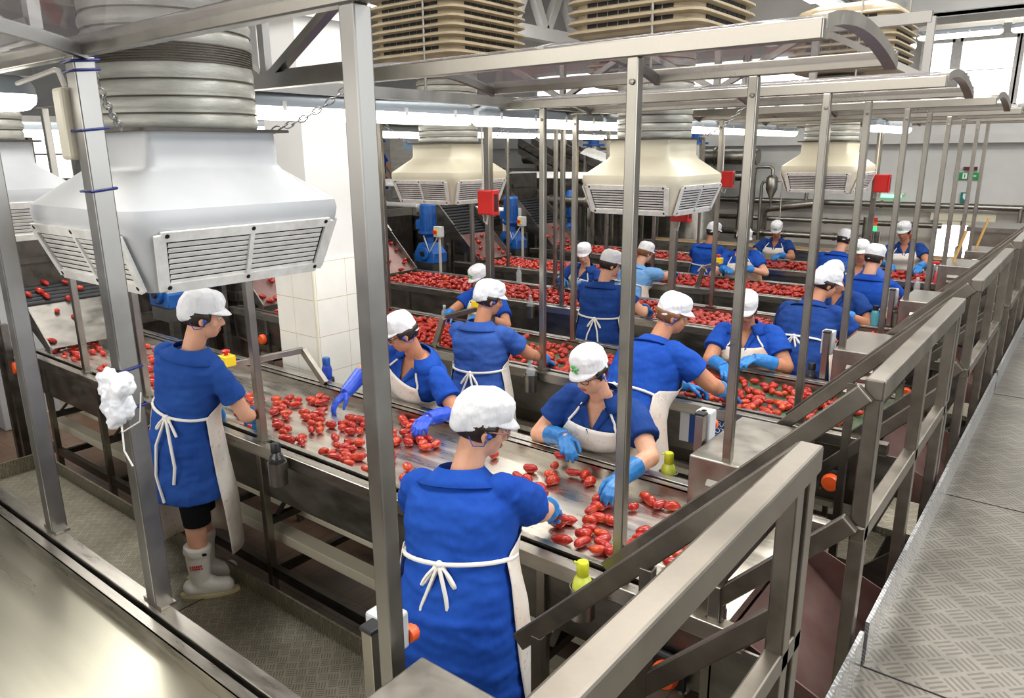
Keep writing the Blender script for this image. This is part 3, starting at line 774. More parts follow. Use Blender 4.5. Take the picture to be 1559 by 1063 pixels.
# strip window low on the back wall, right
wn += 1
w = struct('window_%d' % wn, MB().box(-2.32, -1.55, 15.68, 15.73, .3, 1.28), M['daylight'], smooth=0)
f = MB()
for a in (-2.36, -2.14, -1.93, -1.74, -1.52): f.box(a - .03, a + .03, 15.62, 15.75, .25, 1.45)
f.box(-2.4, -1.48, 15.62, 15.75, 1.28, 1.36); f.box(-2.45, -1.43, 15.6, 15.75, 1.36, 1.5)
part('window_frame', f, M['cream'], w, smooth=0)
# tiled pillar between first and second belts
b = MB(); b.box(-4.72, -4.3, 3.2, 3.62, 1.9, 4.6); b.box(-4.76, -4.26, 3.16, 3.66, 3.5, 3.58); b.box(-4.79, -4.23, 3.13, 3.69, 3.58, 3.7); b.box(-4.72, -4.3, 3.2, 3.62, 4.6, 6.3)
pl = struct('pillar', b, M['wall'], smooth=0)
b = MB(); b.box(-4.735, -4.285, 3.185, 3.635, 0, 1.9); part('wall_tile', b, M['tile'], pl, smooth=0)
b = MB(); b.bar((-4.287, 3.187, 0), (-4.287, 3.187, 1.9), .012, .012); part('corner_strip', b, M['cream'], pl, smooth=0)
for i, (x, y) in enumerate(((-9.9, 6.5), (-14.6, 3.2))):
    struct('pillar_%d' % (i + 1), MB().box(x, x + .42, y, y + .42, 0, 6.3), M['wall'], smooth=0)
# raised walkway on the right and the low aisle platforms
wk = struct('floor_walkway', MB().box(-.36, 2.2, -1.5, 15.4, 1.06, 1.12), M['deck'], smooth=0)
b = MB(); b.box(-.372, -.36, -1.5, 2.13, 1.0, 1.25); b.box(-.368, -.356, 2.17, 3.6, 1.0, 1.26)
for a in (3.62, 5.5, 7.3, 9.1, 10.9): b.box(-.372, -.36, a, a + 1.8, 1.0, 1.25)
part('kick_plate', b, M['kick'], wk, smooth=0)
b = MB()
for y in (.72, 2.15, 3.61, 5.4, 7.2, 9.0): b.box(-.36, 2.2, y - .003, y + .003, 1.1195, 1.1212)
part('plate_seam', b, M['black'], wk, smooth=0)
b = MB()
for y in (-.6, 1.3, 3.2, 5.2, 7.0, 8.9, 11): b.box(-.3, -.22, y, y + .08, 0, 1.06); b.box(1.9, 1.98, y, y + .08, 0, 1.06); b.box(-.34, 2.1, y, y + .08, .94, 1.06)
part('deck_leg', b, M['panel'], wk, smooth=0)
for k in range(5):
    y0 = Y0[k] + D + .05; y1 = Y0[k + 1] - .11; zt = .35 if k == 0 else .2
    x1 = -1.95 if k == 0 else -.95
    f = struct('floor_platform' + ('' if k == 0 else '_%d' % k), MB().box(-6.05, x1, y0, y1, zt - .05, zt), M['step'], smooth=0)
    b = MB(); b.box(-6.05, x1, y1 - .012, y1, zt, zt + .095); b.box(-6.062, -6.05, y0, y1, zt, zt + .11)
    part('kick_plate', b, M['step'], f, smooth=0)
    b = MB()
    for x in (-3.44,): b.box(x - .003, x + .003, y0, y1 - .02, zt + .0005, zt + .0015)
    part('plate_seam', b, M['black'], f, smooth=0)
    b = MB()
    for x in (-5.9, -4.6, -3.3, -2.1): b.box(x, x + .05, y0 + .03, y0 + .08, 0, zt - .05); b.box(x, x + .05, y1 - .08, y1 - .03, 0, zt - .05)
    part('platform_leg', b, M['panel'], f, smooth=0)
f = struct('floor_platform_near', MB().box(-1.9, -.95, 1.08, 1.9, .23, .28), M['step'], smooth=0)
# ------------------------------------------------------------------ sorting belts
NM = ['empty steel sorting conveyor at the bottom left corner with no tomatoes on it', 'nearest steel belted sorting conveyor carrying loose tomatoes between the two front rows of workers',
      'second sorting conveyor with a green belt behind the tiled pillar', 'third sorting conveyor with a green belt in the middle of the hall',
      'fourth sorting conveyor lit brightest under the lamps', 'last sorting conveyor in front of the pipework on the back wall']
for k, y in enumerate(Y0):
    t = thing('sorting_conveyor', (-3.5, y, 0), NM[k], 'conveyor', 'sorting conveyors')
    xl = XL - {0: 1.2, 3: .5, 4: .3, 5: .3}.get(k, 0)
    b = MB(); b.box(xl, XR, y + .12, y + .855, 1.05, 1.09)
    part('belt', b, M['table'] if k == 0 else M['belt'] if k == 1 else M['green'], t, smooth=0)
    for n, (a, c) in enumerate(((y + .108, y + .12), (y + .855, y + .868))):
        b = MB(); b.box(xl, XR, a, c, 1.0, RZ - .004); b.box(xl, XR, a - (.018 if n == 0 else 0), c + (.018 if n else 0), RZ - .012, RZ - .002)
        part('trough_wall', b, M['rail'], t, smooth=0)
    for a, c in ((y, y + .055), (y + D - .055, y + D)):
        b = MB(); b.box(xl, XR + .1, a, c, RZ - .065, RZ)
        part('side_rail', b, M['rail'], t, smooth=0, bevel=.003)
    b = MB(); b.box(xl, XR, y + D - .09, y + D - .075, 1.07, RZ - .02); b.box(xl, XR, y + .07, y + .082, 1.07, RZ - .03)
    part('guide_strip', b, M['panel'], t, smooth=0)
    b = MB(); b.box(xl, XR, y + .05, y + .108, 1.06, 1.075); b.box(xl, XR, y + .868, y + D - .05, 1.06, 1.075)
    part('gutter', b, M['dark'], t, smooth=0)
    for s in (0, 1):
        q = (lambda a: y + a) if s == 0 else (lambda a: y + D - a)
        b = MB()
        b.add([(xl, q(.04), 1.09), (XR, q(.04), 1.09), (XR, q(.05), .84), (xl, q(.05), .84)], [(0, 1, 2, 3)])
        b.add([(xl, q(.05), .84), (XR, q(.05), .84), (XR, q(.34), .62), (xl, q(.34), .62)], [(0, 1, 2, 3)])
        part('side_panel', b, M['panel'], t, smooth=0, solid=.004)
    b = MB(); b.box(xl, XR - .2, y + .3, y + .66, .585, .62); b.box(xl, XR - .2, y + .13, y + .22, .5, .56)
    part('drip_channel', b, M['cream'], t, smooth=0, bevel=.004)
    xs = [XR - .04, -1.5, -2.43, -3.36, -4.35, -5.3, -6.2]
    for x in xs:
        for s in (.02, D - .06):
            part('leg', MB().box(x, x + .04, y + s, y + s + .04, 0, 1.09), M['post'], t, smooth=0, bevel=.003)
        b = MB(); b.box(x, x + .035, y + .06, y + D - .06, .66, .7); b.box(x, x + .035, y + .06, y + D - .06, .34, .38); b.bar((x + .018, y + .06, .66), (x + .018, y + .4, .98), .03, .008)
        part('cross_brace', b, M['dark'], t, smooth=0)
    b = MB(); b.box(xl, XR, y + .025, y + .06, .36, .42); b.box(xl, XR, y + D - .06, y + D - .025, .36, .42)
    part('long_brace', b, M['panel'], t, smooth=0)
    b = MB()
    for i in range(9):
        x = -1.25 - i * .62
        b.box(x, x + .02, y + .05, y + .11, 1.09, 1.1)
    part('bracket', b, M['steel'], t, smooth=0)
    if k:
        # receiving hopper beyond the end of the belt, under the walkway edge
        b = MB()
        b.add([(XR, y + .1, 1.03), (XR, y + .87, 1.03), (-.18, y + .87, .5), (-.18, y + .1, .5)], [(0, 1, 2, 3)])
        for q in (y + .1, y + .87): b.add([(XR, q, 1.1), (-.18, q, .86), (-.18, q, .48), (XR, q, 1.0)], [(0, 1, 2, 3)])
        part('end_chute', b, M['chute'], t, smooth=0, solid=.006)
        b = MB(); b.box(XR - .01, -.62, y + .02, y + .03, .1, 1.09); part('end_panel', b, M['panel'], t, smooth=0)
        # low guard over the end of the belt
        b = MB(); b.bar((-.79, y + .04, 1.3), (-.79, y + .82, 1.3), .035, .05); b.box(-.81, -.77, y + .02, y + .05, 1.15, 1.28); b.box(-.81, -.77, y + .8, y + .83, 1.1, 1.28)
        part('end_guard', b, M['post'], t, smooth=0, bevel=.003)
    # cup holders hooked on the rails
    spots = {1: [(-3.05, 0), (-1.24, 0), (-1.44, 1), (-4.0, 1)], 2: [(-2.93, 0), (-4.7, 1)], 3: [(-4.35, 0), (-1.5, 1)], 4: [(-4.6, 0), (-1.35, 0)], 5: [(-1.5, 1)], 0: []}[k]
    for x, s in spots:
        yy = y - .055 if s == 0 else y + D + .05
        b = MB(); b.lathe([(.044, 0), (.046, 0), (.047, .12), (.043, .12), (.042, .006)], (x, yy, RZ - .13), 20); b.box(x - .012, x + .012, min(yy, y + (0 if s == 0 else D)) + .03, max(yy, y + (0 if s == 0 else D)) - .02, RZ - .05, RZ - .045)
        part('cup_holder', b, M['steel'], t, smooth=50)
    BELT = t
# waste funnel hung on the nearest conveyor
t = thing('waste_funnel', (-4.35, 1.9, .4), 'tall grey steel waste funnel hanging on the side of the nearest conveyor', 'funnel')
def rect(x, y, a, b2, z): return [V((x - a, y - b2, z)), V((x + a, y - b2, z)), V((x + a, y + b2, z)), V((x - a, y + b2, z))]
b = MB(); b.loft([rect(-4.3, 1.91, .16, .085, 1.12), rect(-4.3, 1.91, .15, .08, 1.1), rect(-4.22, 1.94, .11, .065, .86), rect(-4.18, 1.95, .1, .06, .42)], False)
part('body', b, M['panel'], t, smooth=0, solid=.006)

# drive covers at the right end of every conveyor
for k, y in enumerate(Y0):
    if k == 0: x0, x1, a, c, zt, zb = -1.085, -.6, .32, 1.03, 1.5, 1.158
    else: x0, x1, a, c, zt, zb = (-1.26 if k == 1 else -1.2), -.9, y + .83, y + 1.44, (1.34, 1.41, 1.42, 1.5, 1.45)[k - 1], .72
    t = thing('drive_cover', (x0, a, zb), ['plain steel drive cover cut off by the bottom edge of the picture', 'large shiny steel drive cover with louvres beside the lime bottle', 'steel drive cover at the end of the second conveyor, louvred side',
              'steel drive cover behind the dark bottle at the third conveyor end', 'small looking steel drive cover holding the front broom handle', 'farthest steel drive cover with a broom behind it'][k], 'machine cover', 'steel drive covers')
    b = MB(); b.box(x0, x1, a, c, zb, zt); part('cover', b, M['steel'], t, smooth=0, bevel=.006)
    b = MB()
    for i in range(5):
        z = zt - .09 - i * .05
        b.prism([(x0 + .09, a - .001, z), (x1 - .05, a - .001, z), (x1 - .05, a - .022, z - .022), (x0 + .09, a - .022, z - .022)], (0, 0, -.006))
        b.prism([(x0 + .09, a - .022, z - .022), (x1 - .05, a - .022, z - .022), (x1 - .05, a - .001, z - .034), (x0 + .09, a - .001, z - .034)], (0, .002, 0))
    if k: part('louvre', b, M['steel'], t, smooth=0)
    if k: legs(t, 'leg', [(q, q + .03, r, r + .03, 0, zb) for q in (x0 + .03, x1 - .06) for r in (a + .03, c - .06)], M['panel'])
b = MB(); b.lathe([(.0, 0), (.095, 0), (.1, .01), (.1, .2), (.095, .21), (0, .21)], (-.86, 1.16, 1.2), 28, (1, -.15, 0)); b.box(-.86, -.8, 1.04, 1.07, 0, 1.2)
solo('drum_guard', b, M['steel'], (-.86, 1.16, 1.2), 'shiny round steel drum guard behind the cut off drive cover', 'machine guard', smooth=40)

# canopies over the belts, with their posts
CN = ['canopy at the top left corner, seen from below', 'big nearest clear canopy with a curved right end over the steel belt', 'second clear canopy behind the nearest one',
      'third canopy roof in the receding row', 'fourth canopy roof in the receding row', 'farthest canopy roof against the back wall']
NEAR = {0: [-1.16, -3.0], 1: [-1.16, -2.37], 2: [-1.16, -2.91, -4.5], 3: [-1.16, -2.88, -4.05, -5.2], 4: [-1.16, -2.9, -4.6, -6.1], 5: [-1.16, -2.1, -4.0]}
FAR = {0: [-1.155, -2.33, -3.17, -4.5], 1: [-1.105], 2: [-1.16, -3.2, -4.06, -5.36], 3: [-1.16, -2.85, -4.7], 4: [-1.16, -2.41, -4.4], 5: [-1.16, -2.9, -4.6]}
for k, y in enumerate(Y0):
    x0, x1 = {0: (-6.4, -.9), 1: (-2.4, -.62)}.get(k, (-5.5, -.64)); ya, yb = y + .06, y + .88; zc = 2.93
    if k == 0: yb = 1.0; ya = .2
    t = thing('conveyor_canopy', (-2, y, RZ), CN[k], 'canopy', 'clear canopies over the conveyors')
    for n, q in enumerate((ya, yb)):
        part('rail', MB().box(x0, x1, q - .018, q + .018, zc - .03, zc + .022), M['post'], t, smooth=0, bevel=.004)
    def arc(u): return V((0, ya + (yb - ya) * u, zc + .02 + .055 * sin(pi * min(u * .98 + .02, 1)) ** .8 * (1 - .25 * u) - .03 * u * u))
    rows = [[arc(i / 12) + V((x, 0, 0)) for i in range(13)] for x in [x0 + (x1 - x0) * j / 6 for j in range(7)]]
    part('sheet', MB().grid(rows), M['sheet'], t, smooth=80, solid=.003)
    nr = 5 if k != 1 else 3
    for j in range(nr):
        x = x1 - .015 - (x1 - x0 - .03) * j / (nr - 1 if nr > 1 else 1); b = MB(); wd = .02 if j == 0 else .012
        pts = [arc(i / 12) for i in range(13)]
        b.loft([[p + V((x - wd, 0, -.03)), p + V((x + wd, 0, -.03)), p + V((x + wd, 0, .006)), p + V((x - wd, 0, .006))] for p in pts])
        part('rib', b, M['posto'] if j else M['steel'], t, smooth=0)
    for q, xs in ((ya, NEAR[k]), (yb, FAR[k])):
        for x in xs:
            if k == 0 and q == ya: continue
            w = .03 if k == 0 else (.028 if x in (-4.06, -2.88, -2.41, -2.1) else .019)
            if k == 0 and x > -2: w = .022
            b = MB(); b.box(x - w, x + w, q - w, q + w, RZ + .001, zc - .03)
            p = part('post', b, M['posto'] if k == 0 else M['post'], t, smooth=0, bevel=.004)
            b = MB(); b.box(x - w - .03, x + w + .03, q - w * .9, q + w * .9, RZ + .0008, RZ + .012)
            part('foot_plate', b, M['steel'], p, smooth=40)
            if k: part('bolt', MB().lathe([(.009, 0), (.009, .007), (.001, .009)], (x + .002, q - w, zc - .1), 8, (0, -1, 0)), M['steel'], p, smooth=40)

# frame and trusses that carry ducts and lamps
def truss(nm, x0, x1, y, z0, z1, lab, step=.62, ax=0):
    P = (lambda a, z: V((a, y, z))) if ax == 0 else (lambda a, z: V((y, a, z)))
    t = thing('roof_truss', P(x0, z0), lab, 'truss', 'steel trusses')
    for z in (z0, z1): part('chord', MB().bar(P(x0, z), P(x1, z), .05, .06), M['posto'], t, smooth=0)
    n = max(1, round((x1 - x0) / step)); s = (x1 - x0) / n
    for i in range(n):
        a, c = x0 + s * i, x0 + s * (i + 1)
        part('diagonal', MB().bar(P(a if i % 2 else c, z0), P(c if i % 2 else a, z1), .035, .045, (0, 1, 0) if ax == 0 else (1, 0, 0)), M['posto'], t, smooth=0)
    for i in range(n + 1): part('strut', MB().bar(P(x0 + s * i, z0), P(x0 + s * i, z1), .035, .04), M['posto'], t, smooth=0)
    return t
truss('a', -3.55, -2.42, 2.06, 2.94, 3.24, 'steel truss behind the nearest ribbed duct, dark against the white pillar')
truss('b', -4.0, -.9, 4.95, 3.02, 3.34, 'steel truss above the second conveyor behind the big canopy')
truss('c', -5.4, -1.2, 8.6, 3.02, 3.3, 'steel truss far back under the louvred coolers')
truss('d', -4.6, -2.6, 1.0, 3.0, 3.4, 'steel truss over the top left canopy beside the ribbed duct', .5)
b = MB()
for x in (-3.33, -4.58, -5.45): b.box(x - .019, x + .019, 2.06, 2.1, RZ, 2.94)
b.bar((-5.6, 2.08, 2.96), (-2.42, 2.08, 2.96), .04, .05)
t = thing('support_frame', (-3.33, 2.08, RZ), 'row of slim posts on the nearest rail carrying one long bar', 'frame')
for x in (-3.33, -4.58, -5.45):
    p = part('post', MB().box(x - .02, x + .02, 2.055, 2.095, RZ, 2.93), M['post'], t, smooth=0, bevel=.003)
    part('foot_plate', MB().box(x - .05, x + .05, 2.058, 2.092, RZ, RZ + .012), M['steel'], p, smooth=0)
part('long_bar', MB().bar((-5.6, 2.075, 2.96), (-2.44, 2.075, 2.96), .04, .05), M['posto'], t, smooth=0)
# ------------------------------------------------------------------ guard rails, stairs, stop posts
GL = ['thick guard rail closest to the camera, cut off at the bottom', 'guard rail in front of the large drive cover and nearest belt end', 'guard rail of the walkway at the second conveyor end',
      'guard rail of the walkway at the third conveyor end', 'guard rail of the walkway at the fourth conveyor end', 'farthest guard rail of the walkway']
for k, y in enumerate(Y0):
    a, c = (y + .06, y + 1.48)
    if k == 0: a = -.7
    t = thing('guard_rail', (-.41, a, .95), GL[k], 'railing', 'walkway guard rails')
    part('top_rail', MB().box(-.43, -.378, a, c, 1.975, 2.035), M['guard'], t, smooth=0, bevel=.006)
    part('mid_rail', MB().box(-.425, -.385, a, c, 1.55, 1.6), M['guard'], t, smooth=0, bevel=.005)
    for yy in (a + .005, c - .05, c - .13, (a + c) / 2):
        part('post', MB().box(-.425, -.385, yy, yy + .045, .5, 1.98), M['guard'], t, smooth=0, bevel=.004)
SN = ['front', 'second', 'third', 'fourth', 'last']
for k in range(5):
    ya, yb = Y0[k] + 1.5, Y0[k + 1] + .045
    zt = .28 if k == 0 else .2
    for n, yy in enumerate((ya, yb)):
        t = thing('stair_handrail', (-1.15, yy, .2), 'sloping steel handrail on the %s side of the %s stair opening' % ('near' if n == 0 else 'far', SN[k]), 'handrail', 'stair handrails')
        for dz, nm in ((0, 'top_bar'), (-.385, 'lower_bar')):
            e = -1.2 if dz == 0 else -.95
            z1 = 2.0; z0 = 2.0 + (e + .4) * 1.02
            part(nm, MB().bar((e, yy, z0 + dz), (-.42, yy, z1 + dz), .03, .055), M['guard'], t, smooth=0, bevel=.004)
        for x, z0 in ((-1.13, zt if n == 0 else RZ), (-.78, zt if n == 0 else RZ)):
            z1 = 2.0 + (x + .4) * 1.02 - .02
            if z1 > z0 + .03: part('post', MB().box(x - .018, x + .018, yy - .016, yy + .016, z0, z1), M['guard'], t, smooth=0, bevel=.003)
    t = thing('metal_stairs', (-.8, (ya + yb) / 2, 0), 'short checker plate stairs in the %s opening between guard rails' % SN[k], 'stairs', 'short stairs down to the aisles')
    for x, z in ((-.5, .9), (-.72, .68), (-.92, .46)):
        part('tread', MB().box(x - .11, x + .1, ya + .04, yb - .09, z - .03, z), M['step'], t, smooth=0)
    for yy in (ya + .025, yb - .1): part('stringer', MB().bar((-.4, yy, .85), (-1.05, yy, .18), .02, .12), M['panel'], t, smooth=0)
for k, y in enumerate(Y0):
    yy = y + D + .045; z0 = .9 if k else .6
    t = thing('stop_post', (-1.29, yy, z0), ['square post with black cap and white switch box by the cut off drive cover', 'square post with black cap and white switch box beside the blue warning sign', 'square post with white switch box behind the large drive cover, by the leaning worker',
              'square post and white switch box next to the teal bottle', 'square post and white switch box near the clear bottle on the right', 'farthest square post and white switch box in front of the strip window'][k], 'switch post', 'stop switch posts')
    zt = 1.48
    part('post', MB().box(-1.31, -1.27, yy - .02, yy + .02, z0, zt - .012), M['post'], t, smooth=0, bevel=.003)
    part('end_cap', MB().box(-1.313, -1.267, yy - .023, yy + .023, zt - .014, zt), M['rubber'], t, smooth=0, bevel=.003)
    xb = (-1.335, -1.26) if k else (-1.36, -1.27)
    p = part('switch_box', MB().box(*xb, yy + .035, yy + .11, zt - (.17 if k else .12), zt - .01), M['white'], t, smooth=0, bevel=.008)
    b = MB(); b.lathe([(.0, 0), (.022, 0), (.024, .02), (.016, .03), (0, .032)], (-1.28, yy + .11, zt - .09), 16, (0, 1, 0)); part('knob', b, M['orange'], p, smooth=40)
    b = MB()
    for q in (-.05, -.03): b.lathe([(.0, 0), (.012, 0), (.012, .002), (0, .002)], (-1.3, yy + .055, zt - .01), 12)
    b.tube([(-1.29, yy + .02, zt - .06), (-1.29, yy + .036, zt - .06)], .008, 8); part('bolt', b, M['steel'], t, smooth=40)
ES = {1: [(-.93, 0, .9, 'orange mushroom stop button under the nearest belt end, low at the front'), (-6.62, 0, 1.0, 'orange stop button at the far left edge of the picture')],
      2: [(-.93, 0, .88, 'orange stop button glimpsed between guard rail posts'), (-6.2, 0, .9, 'orange stop button beside the face of the worker in boots')], 3: [(-.93, 0, .88, 'orange stop button with a blue cap beyond the second hand rail')]}
for k, L in ES.items():
    for x, s, z, lab in L:
        y = Y0[k] + .035
        t = thing('stop_button', (x, y, z), lab, 'stop button', 'orange stop buttons')
        c = V((x, y - .012, z)); b = MB(); b.box(x - .065, x + .065, y - .03, y + .0, z - .065, z + .065); part('base', b, M['rubber'], t, smooth=0, bevel=.012)
        b = MB(); b.lathe([(0, 0), (.047, 0), (.05, .012), (.048, .03), (.04, .04), (0, .043)], (x, y - .03, z), 24, (0, -1, 0)); part('button', b, M['orange'], t, smooth=35)
        for i in (-1, 1):
            for j in (-1, 1): part('bolt', MB().lathe([(.008, 0), (.008, .005), (0, .006)], (x + .053 * i, y - .03, z + .053 * j), 8, (0, -1, 0)), M['steel'], t, smooth=40)
# bent arms with yellow stop boxes over the belts
def arm(base, top, end, lab, flip):
    t = thing('stop_switch_boom', base, lab, 'switch arm', 'bent arms with yellow stop boxes')
    B, T, E = V(base), V(top), V(end)
    part('upright', MB().bar(B, T, .035, .045), M['steel'], t, smooth=0, bevel=.003)
    part('boom', MB().bar(T, E, .03, .04), M['steel'], t, smooth=0, bevel=.003)
    p = part('stop_box', MB().box(E.x - .045, E.x + .045, E.y - .04, E.y + .04, E.z + .0, E.z + .07), M['yellow'], t, smooth=0, bevel=.008)
    b = MB(); b.lathe([(.012, 0), (.012, .015), (.024, .016), (.026, .03), (.015, .036), (0, .036)], (E.x, E.y, E.z + .07), 16); part('button', b, M['red'], p, smooth=40)
arm((-3.88, 2.92, RZ), (-4.07, 2.9, 1.36), (-4.2, 2.42, 1.34), 'bent steel arm at the foot of the tiled pillar, over the nearest belt', 1)
arm((-3.97, 4.06, RZ), (-3.87, 4.06, 1.4), (-4.0, 4.62, 1.36), 'bent steel arm with yellow box above the second belt, left of the faded blue tunic', 1)
arm((-3.42, 7.7, RZ), (-3.36, 7.7, 1.38), (-3.4, 8.2, 1.36), 'bent steel arm over the fourth belt beside the light blue tunic', 1)

# ------------------------------------------------------------------ bottles and small things
def bottle(x, y, z, kind, lab):
    P = {'lime': ([(0, 0), (.034, 0), (.037, .012), (.036, .04), (.038, .08), (.03, .112), (.02, .125), (.019, .135)], [(.0205, .125), (.0225, .127), (.022, .172), (.019, .178), (0, .179)], 'lime', 'limecap'),
         'clear': ([(0, 0), (.03, 0), (.032, .01), (.03, .05), (.032, .1), (.026, .13), (.012, .155), (.0115, .17)], [(.0125, .165), (.0145, .166), (.0145, .186), (0, .187)], 'glassy', 'white'),
         'smoke': ([(0, 0), (.035, 0), (.038, .012), (.037, .06), (.04, .09), (.034, .12), (.022, .14), (.021, .15)], [(.022, .142), (.025, .143), (.024, .185), (.02, .19), (0, .19)], 'smoke', 'rubber'),
         'blue': ([(0, 0), (.033, 0), (.035, .01), (.033, .05), (.035, .085), (.026, .11), (.022, .12)], [(.0235, .115), (.026, .116), (.026, .16), (.022, .166), (0, .166)], 'bluebottle', 'motor'),
         'teal': ([(0, 0), (.034, 0), (.036, .01), (.035, .1), (.026, .125), (.02, .13)], [(.022, .128), (.024, .129), (.024, .168), (0, .17)], 'teal', 'rubber'),
         'pink': ([(0, 0), (.03, 0), (.032, .01), (.03, .12), (.02, .14)], [(.021, .14), (.021, .18), (0, .182)], 'pink', 'white')}[kind]
    t = thing('water_bottle', (x, y, z), lab, 'bottle', 'drinking bottles on the conveyors')
    part('body', MB().lathe(P[0], (x, y, z), 24), M[P[2]], t, smooth=60)
    b = MB(); b.lathe(P[1], (x, y, z), 20)
    if kind == 'lime': b.tube([(x - .02, y, z + .165), (x - .034, y - .003, z + .166)], .005, 8)
    part('lid', b, M[P[3]], t, smooth=50)
H0 = RZ - .12
bottle(-1.24, Y0[1] - .055, H0 + .03, 'lime', 'lime green bottle in the cup holder in front of the nearest belt')
bottle(-1.44, Y0[1] + D + .05, H0 + .03, 'lime', 'lime green bottle beside the large drive cover')
bottle(-4.0, Y0[1] + D + .05, RZ - .03, 'blue', 'blue bottle with blue lid at the foot of the tiled pillar')
bottle(-3.05, Y0[1] - .055, H0 + .02, 'smoke', 'smoky dark bottle in the holder beside the worker in boots')
bottle(-2.93, Y0[2] - .055, H0 + .03, 'clear', 'clear bottle in the holder in front of the second belt, beneath a slim post')
bottle(-4.74, Y0[2] + D + .05, H0 + .02, 'clear', 'clear bottle by the yellow stop box of the second belt')
bottle(-5.25, Y0[3] + D - .03, RZ, 'clear', 'small clear bottle standing on the far rail of the third belt')
bottle(-4.35, Y0[3] - .055, H0 + .03, 'clear', 'clear bottle in a holder in front of the third belt, left of the navy tunic')
bottle(-4.6, Y0[4] - .055, H0 + .03, 'clear', 'clear bottle in a holder in front of the brightest belt')
bottle(-1.37, Y0[2] + D + .06, RZ - .1, 'smoke', 'dark bottle with black lid under the big apron bow')
bottle(-1.4, Y0[3] + D + .02, RZ, 'teal', 'teal bottle with black lid at the right end of the third belt')
bottle(-1.38, Y0[4] + D - .03, RZ, 'clear', 'clear bottle next to the drive cover at the right of the fourth belt')
bottle(-1.34, Y0[5] + .03, RZ, 'pink', 'pink bottle at the right end of the last belt')
b = MB(); b.lathe([(0, 0), (.045, 0), (.048, .09), (.044, .1)], (-1.5, Y0[5] + D - .03, RZ), 20)
t = thing('plastic_jar', (-1.5, Y0[5] + D - .03, RZ), 'clear plastic jar with a red lid behind the pink bottle', 'jar')
part('body', b, M['glassy'], t, smooth=50)
part('lid', MB().lathe([(.05, .1), (.052, .12), (.03, .135), (0, .14)], (-1.5, Y0[5] + D - .03, RZ), 20), M['red'], t, smooth=40)
for x, y, lab in ((-1.1, 8.75, 'wooden broom handle leaning on the fourth drive cover'), (-1.1, 10.55, 'wooden broom handle leaning on the farthest drive cover')):
    solo('broom_handle', MB().tube([(x - .06, y, 1.3), (x + .06, y + .03, 1.82)], .014, 10), M['wood'], (x, y, 1.3), lab, 'broom handle', 'broom handles', smooth=40)
# sign on the front of the second conveyor
t = thing('warning_sign', (-1.56, Y0[2] + .03, .93), 'blue warning plate with white capital letters behind the white switch box', 'sign')
part('plate', MB().box(-1.78, -1.36, Y0[2] + .022, Y0[2] + .03, .9, 1.085), M['sign'], t, smooth=0)
part('margin', MB().box(-1.84, -1.78, Y0[2] + .02, Y0[2] + .03, .9, 1.085), M['signw'], t, smooth=0)
def text(s, loc, size, mat, par, rot=(radians(90), 0, 0), name='lettering'):
    cu = bpy.data.curves.new(name, 'FONT'); cu.body = s; cu.size = size; cu.extrude = .0015
    o = bpy.data.objects.new('tmp', cu); COL.objects.link(o); o.rotation_euler = rot; o.location = loc
    bpy.context.view_layer.update(); dg = bpy.context.evaluated_depsgraph_get()
    me = bpy.data.meshes.new_from_object(o.evaluated_get(dg)); me.transform(o.matrix_world); bpy.data.objects.remove(o)
    return mesh_obj(name, me, mat, par, shift=org(par), smooth=0)
for i, s in enumerate(('SICURATE', 'PROTEZI', 'SICURE', 'NO E')):
    text(s, (-1.7 + (0, .03, .03, .05)[i], Y0[2] + .02, 1.045 - i * .042), .046, M['signw'], t)
# red boxes on posts
for x, y, z, lab in ((-4.06, Y0[2] + .88, 2.13, 'red alarm box on the post in front of the left cream diffuser'), (-2.84, Y0[3] + .06, 2.05, 'red alarm box on the post right of the centre cream diffuser'),
                     (-2.06, Y0[5] + .06, 2.15, 'red alarm box on the post by the farthest diffuser'), (-3.9, Y0[5] + .06, 2.17, 'small far red alarm box half hidden behind a diffuser')):
    t = thing('alarm_box', (x, y, z), lab, 'alarm box', 'red alarm boxes')
    x += .035
    part('box', MB().box(x - .07, x + .08, y - .11, y - .032, z, z + .2), M['red'], t, smooth=0, bevel=.01)
    p = part('door', MB().box(x + .08, x + .1, y - .115, y - .03, z - .003, z + .203), M['red'], t, smooth=0, bevel=.006)
    part('pane', MB().box(x + .1, x + .103, y - .095, y - .05, z + .03, z + .17), M['smoke'], p, smooth=0)
    b = MB(); b.tube([(x - .0, y - .06, z), (x - .02, y - .05, z - .08), (x - .07, y - .03, z - .06), (x - .075, y - .03, z + .7)], .008, 6); part('cable', b, M['cable'], t, smooth=60)
# things tied to the big post at the left
px, py = -2.33, 1.0
t = thing('junction_box', (px - .1, py, 2.66), 'slim pale junction box tied to the big post below the top left canopy', 'junction box')
part('box', MB().box(px - .1, px - .035, py - .05, py + .02, 2.62, 2.82), M['cream'], t, smooth=0, bevel=.01)
b = MB(); b.tube([(px - .07, py - .02, 2.82), (px - .1, py - .02, 2.87), (px - .3, py + .05, 2.89), (px - .75, py + .1, 2.88)], .008, 8); part('cable', b, M['cable'], t, smooth=60)
for z in (2.75, 2.72):
    pass
for i, z in enumerate((2.885, 2.86, 2.7, 2.53, 1.985, 1.86)):
    a = .036; b = MB(); b.tube([(px - a, py - a, z), (px + a, py - a, z), (px + a, py + a, z + .008), (px - a, py + a, z + .008)], .004, 6, True)
    solo('cable_tie', b, M['tie'], (px, py, z), 'dark blue cable tie round the big left post, ' + ('topmost', 'second from the top', 'across the junction box', 'just above the diffuser', 'above the white bag', 'below the white bag')[i], 'cable tie', 'blue cable ties on the big post', smooth=60)
mbb = MB(); random.seed(5)
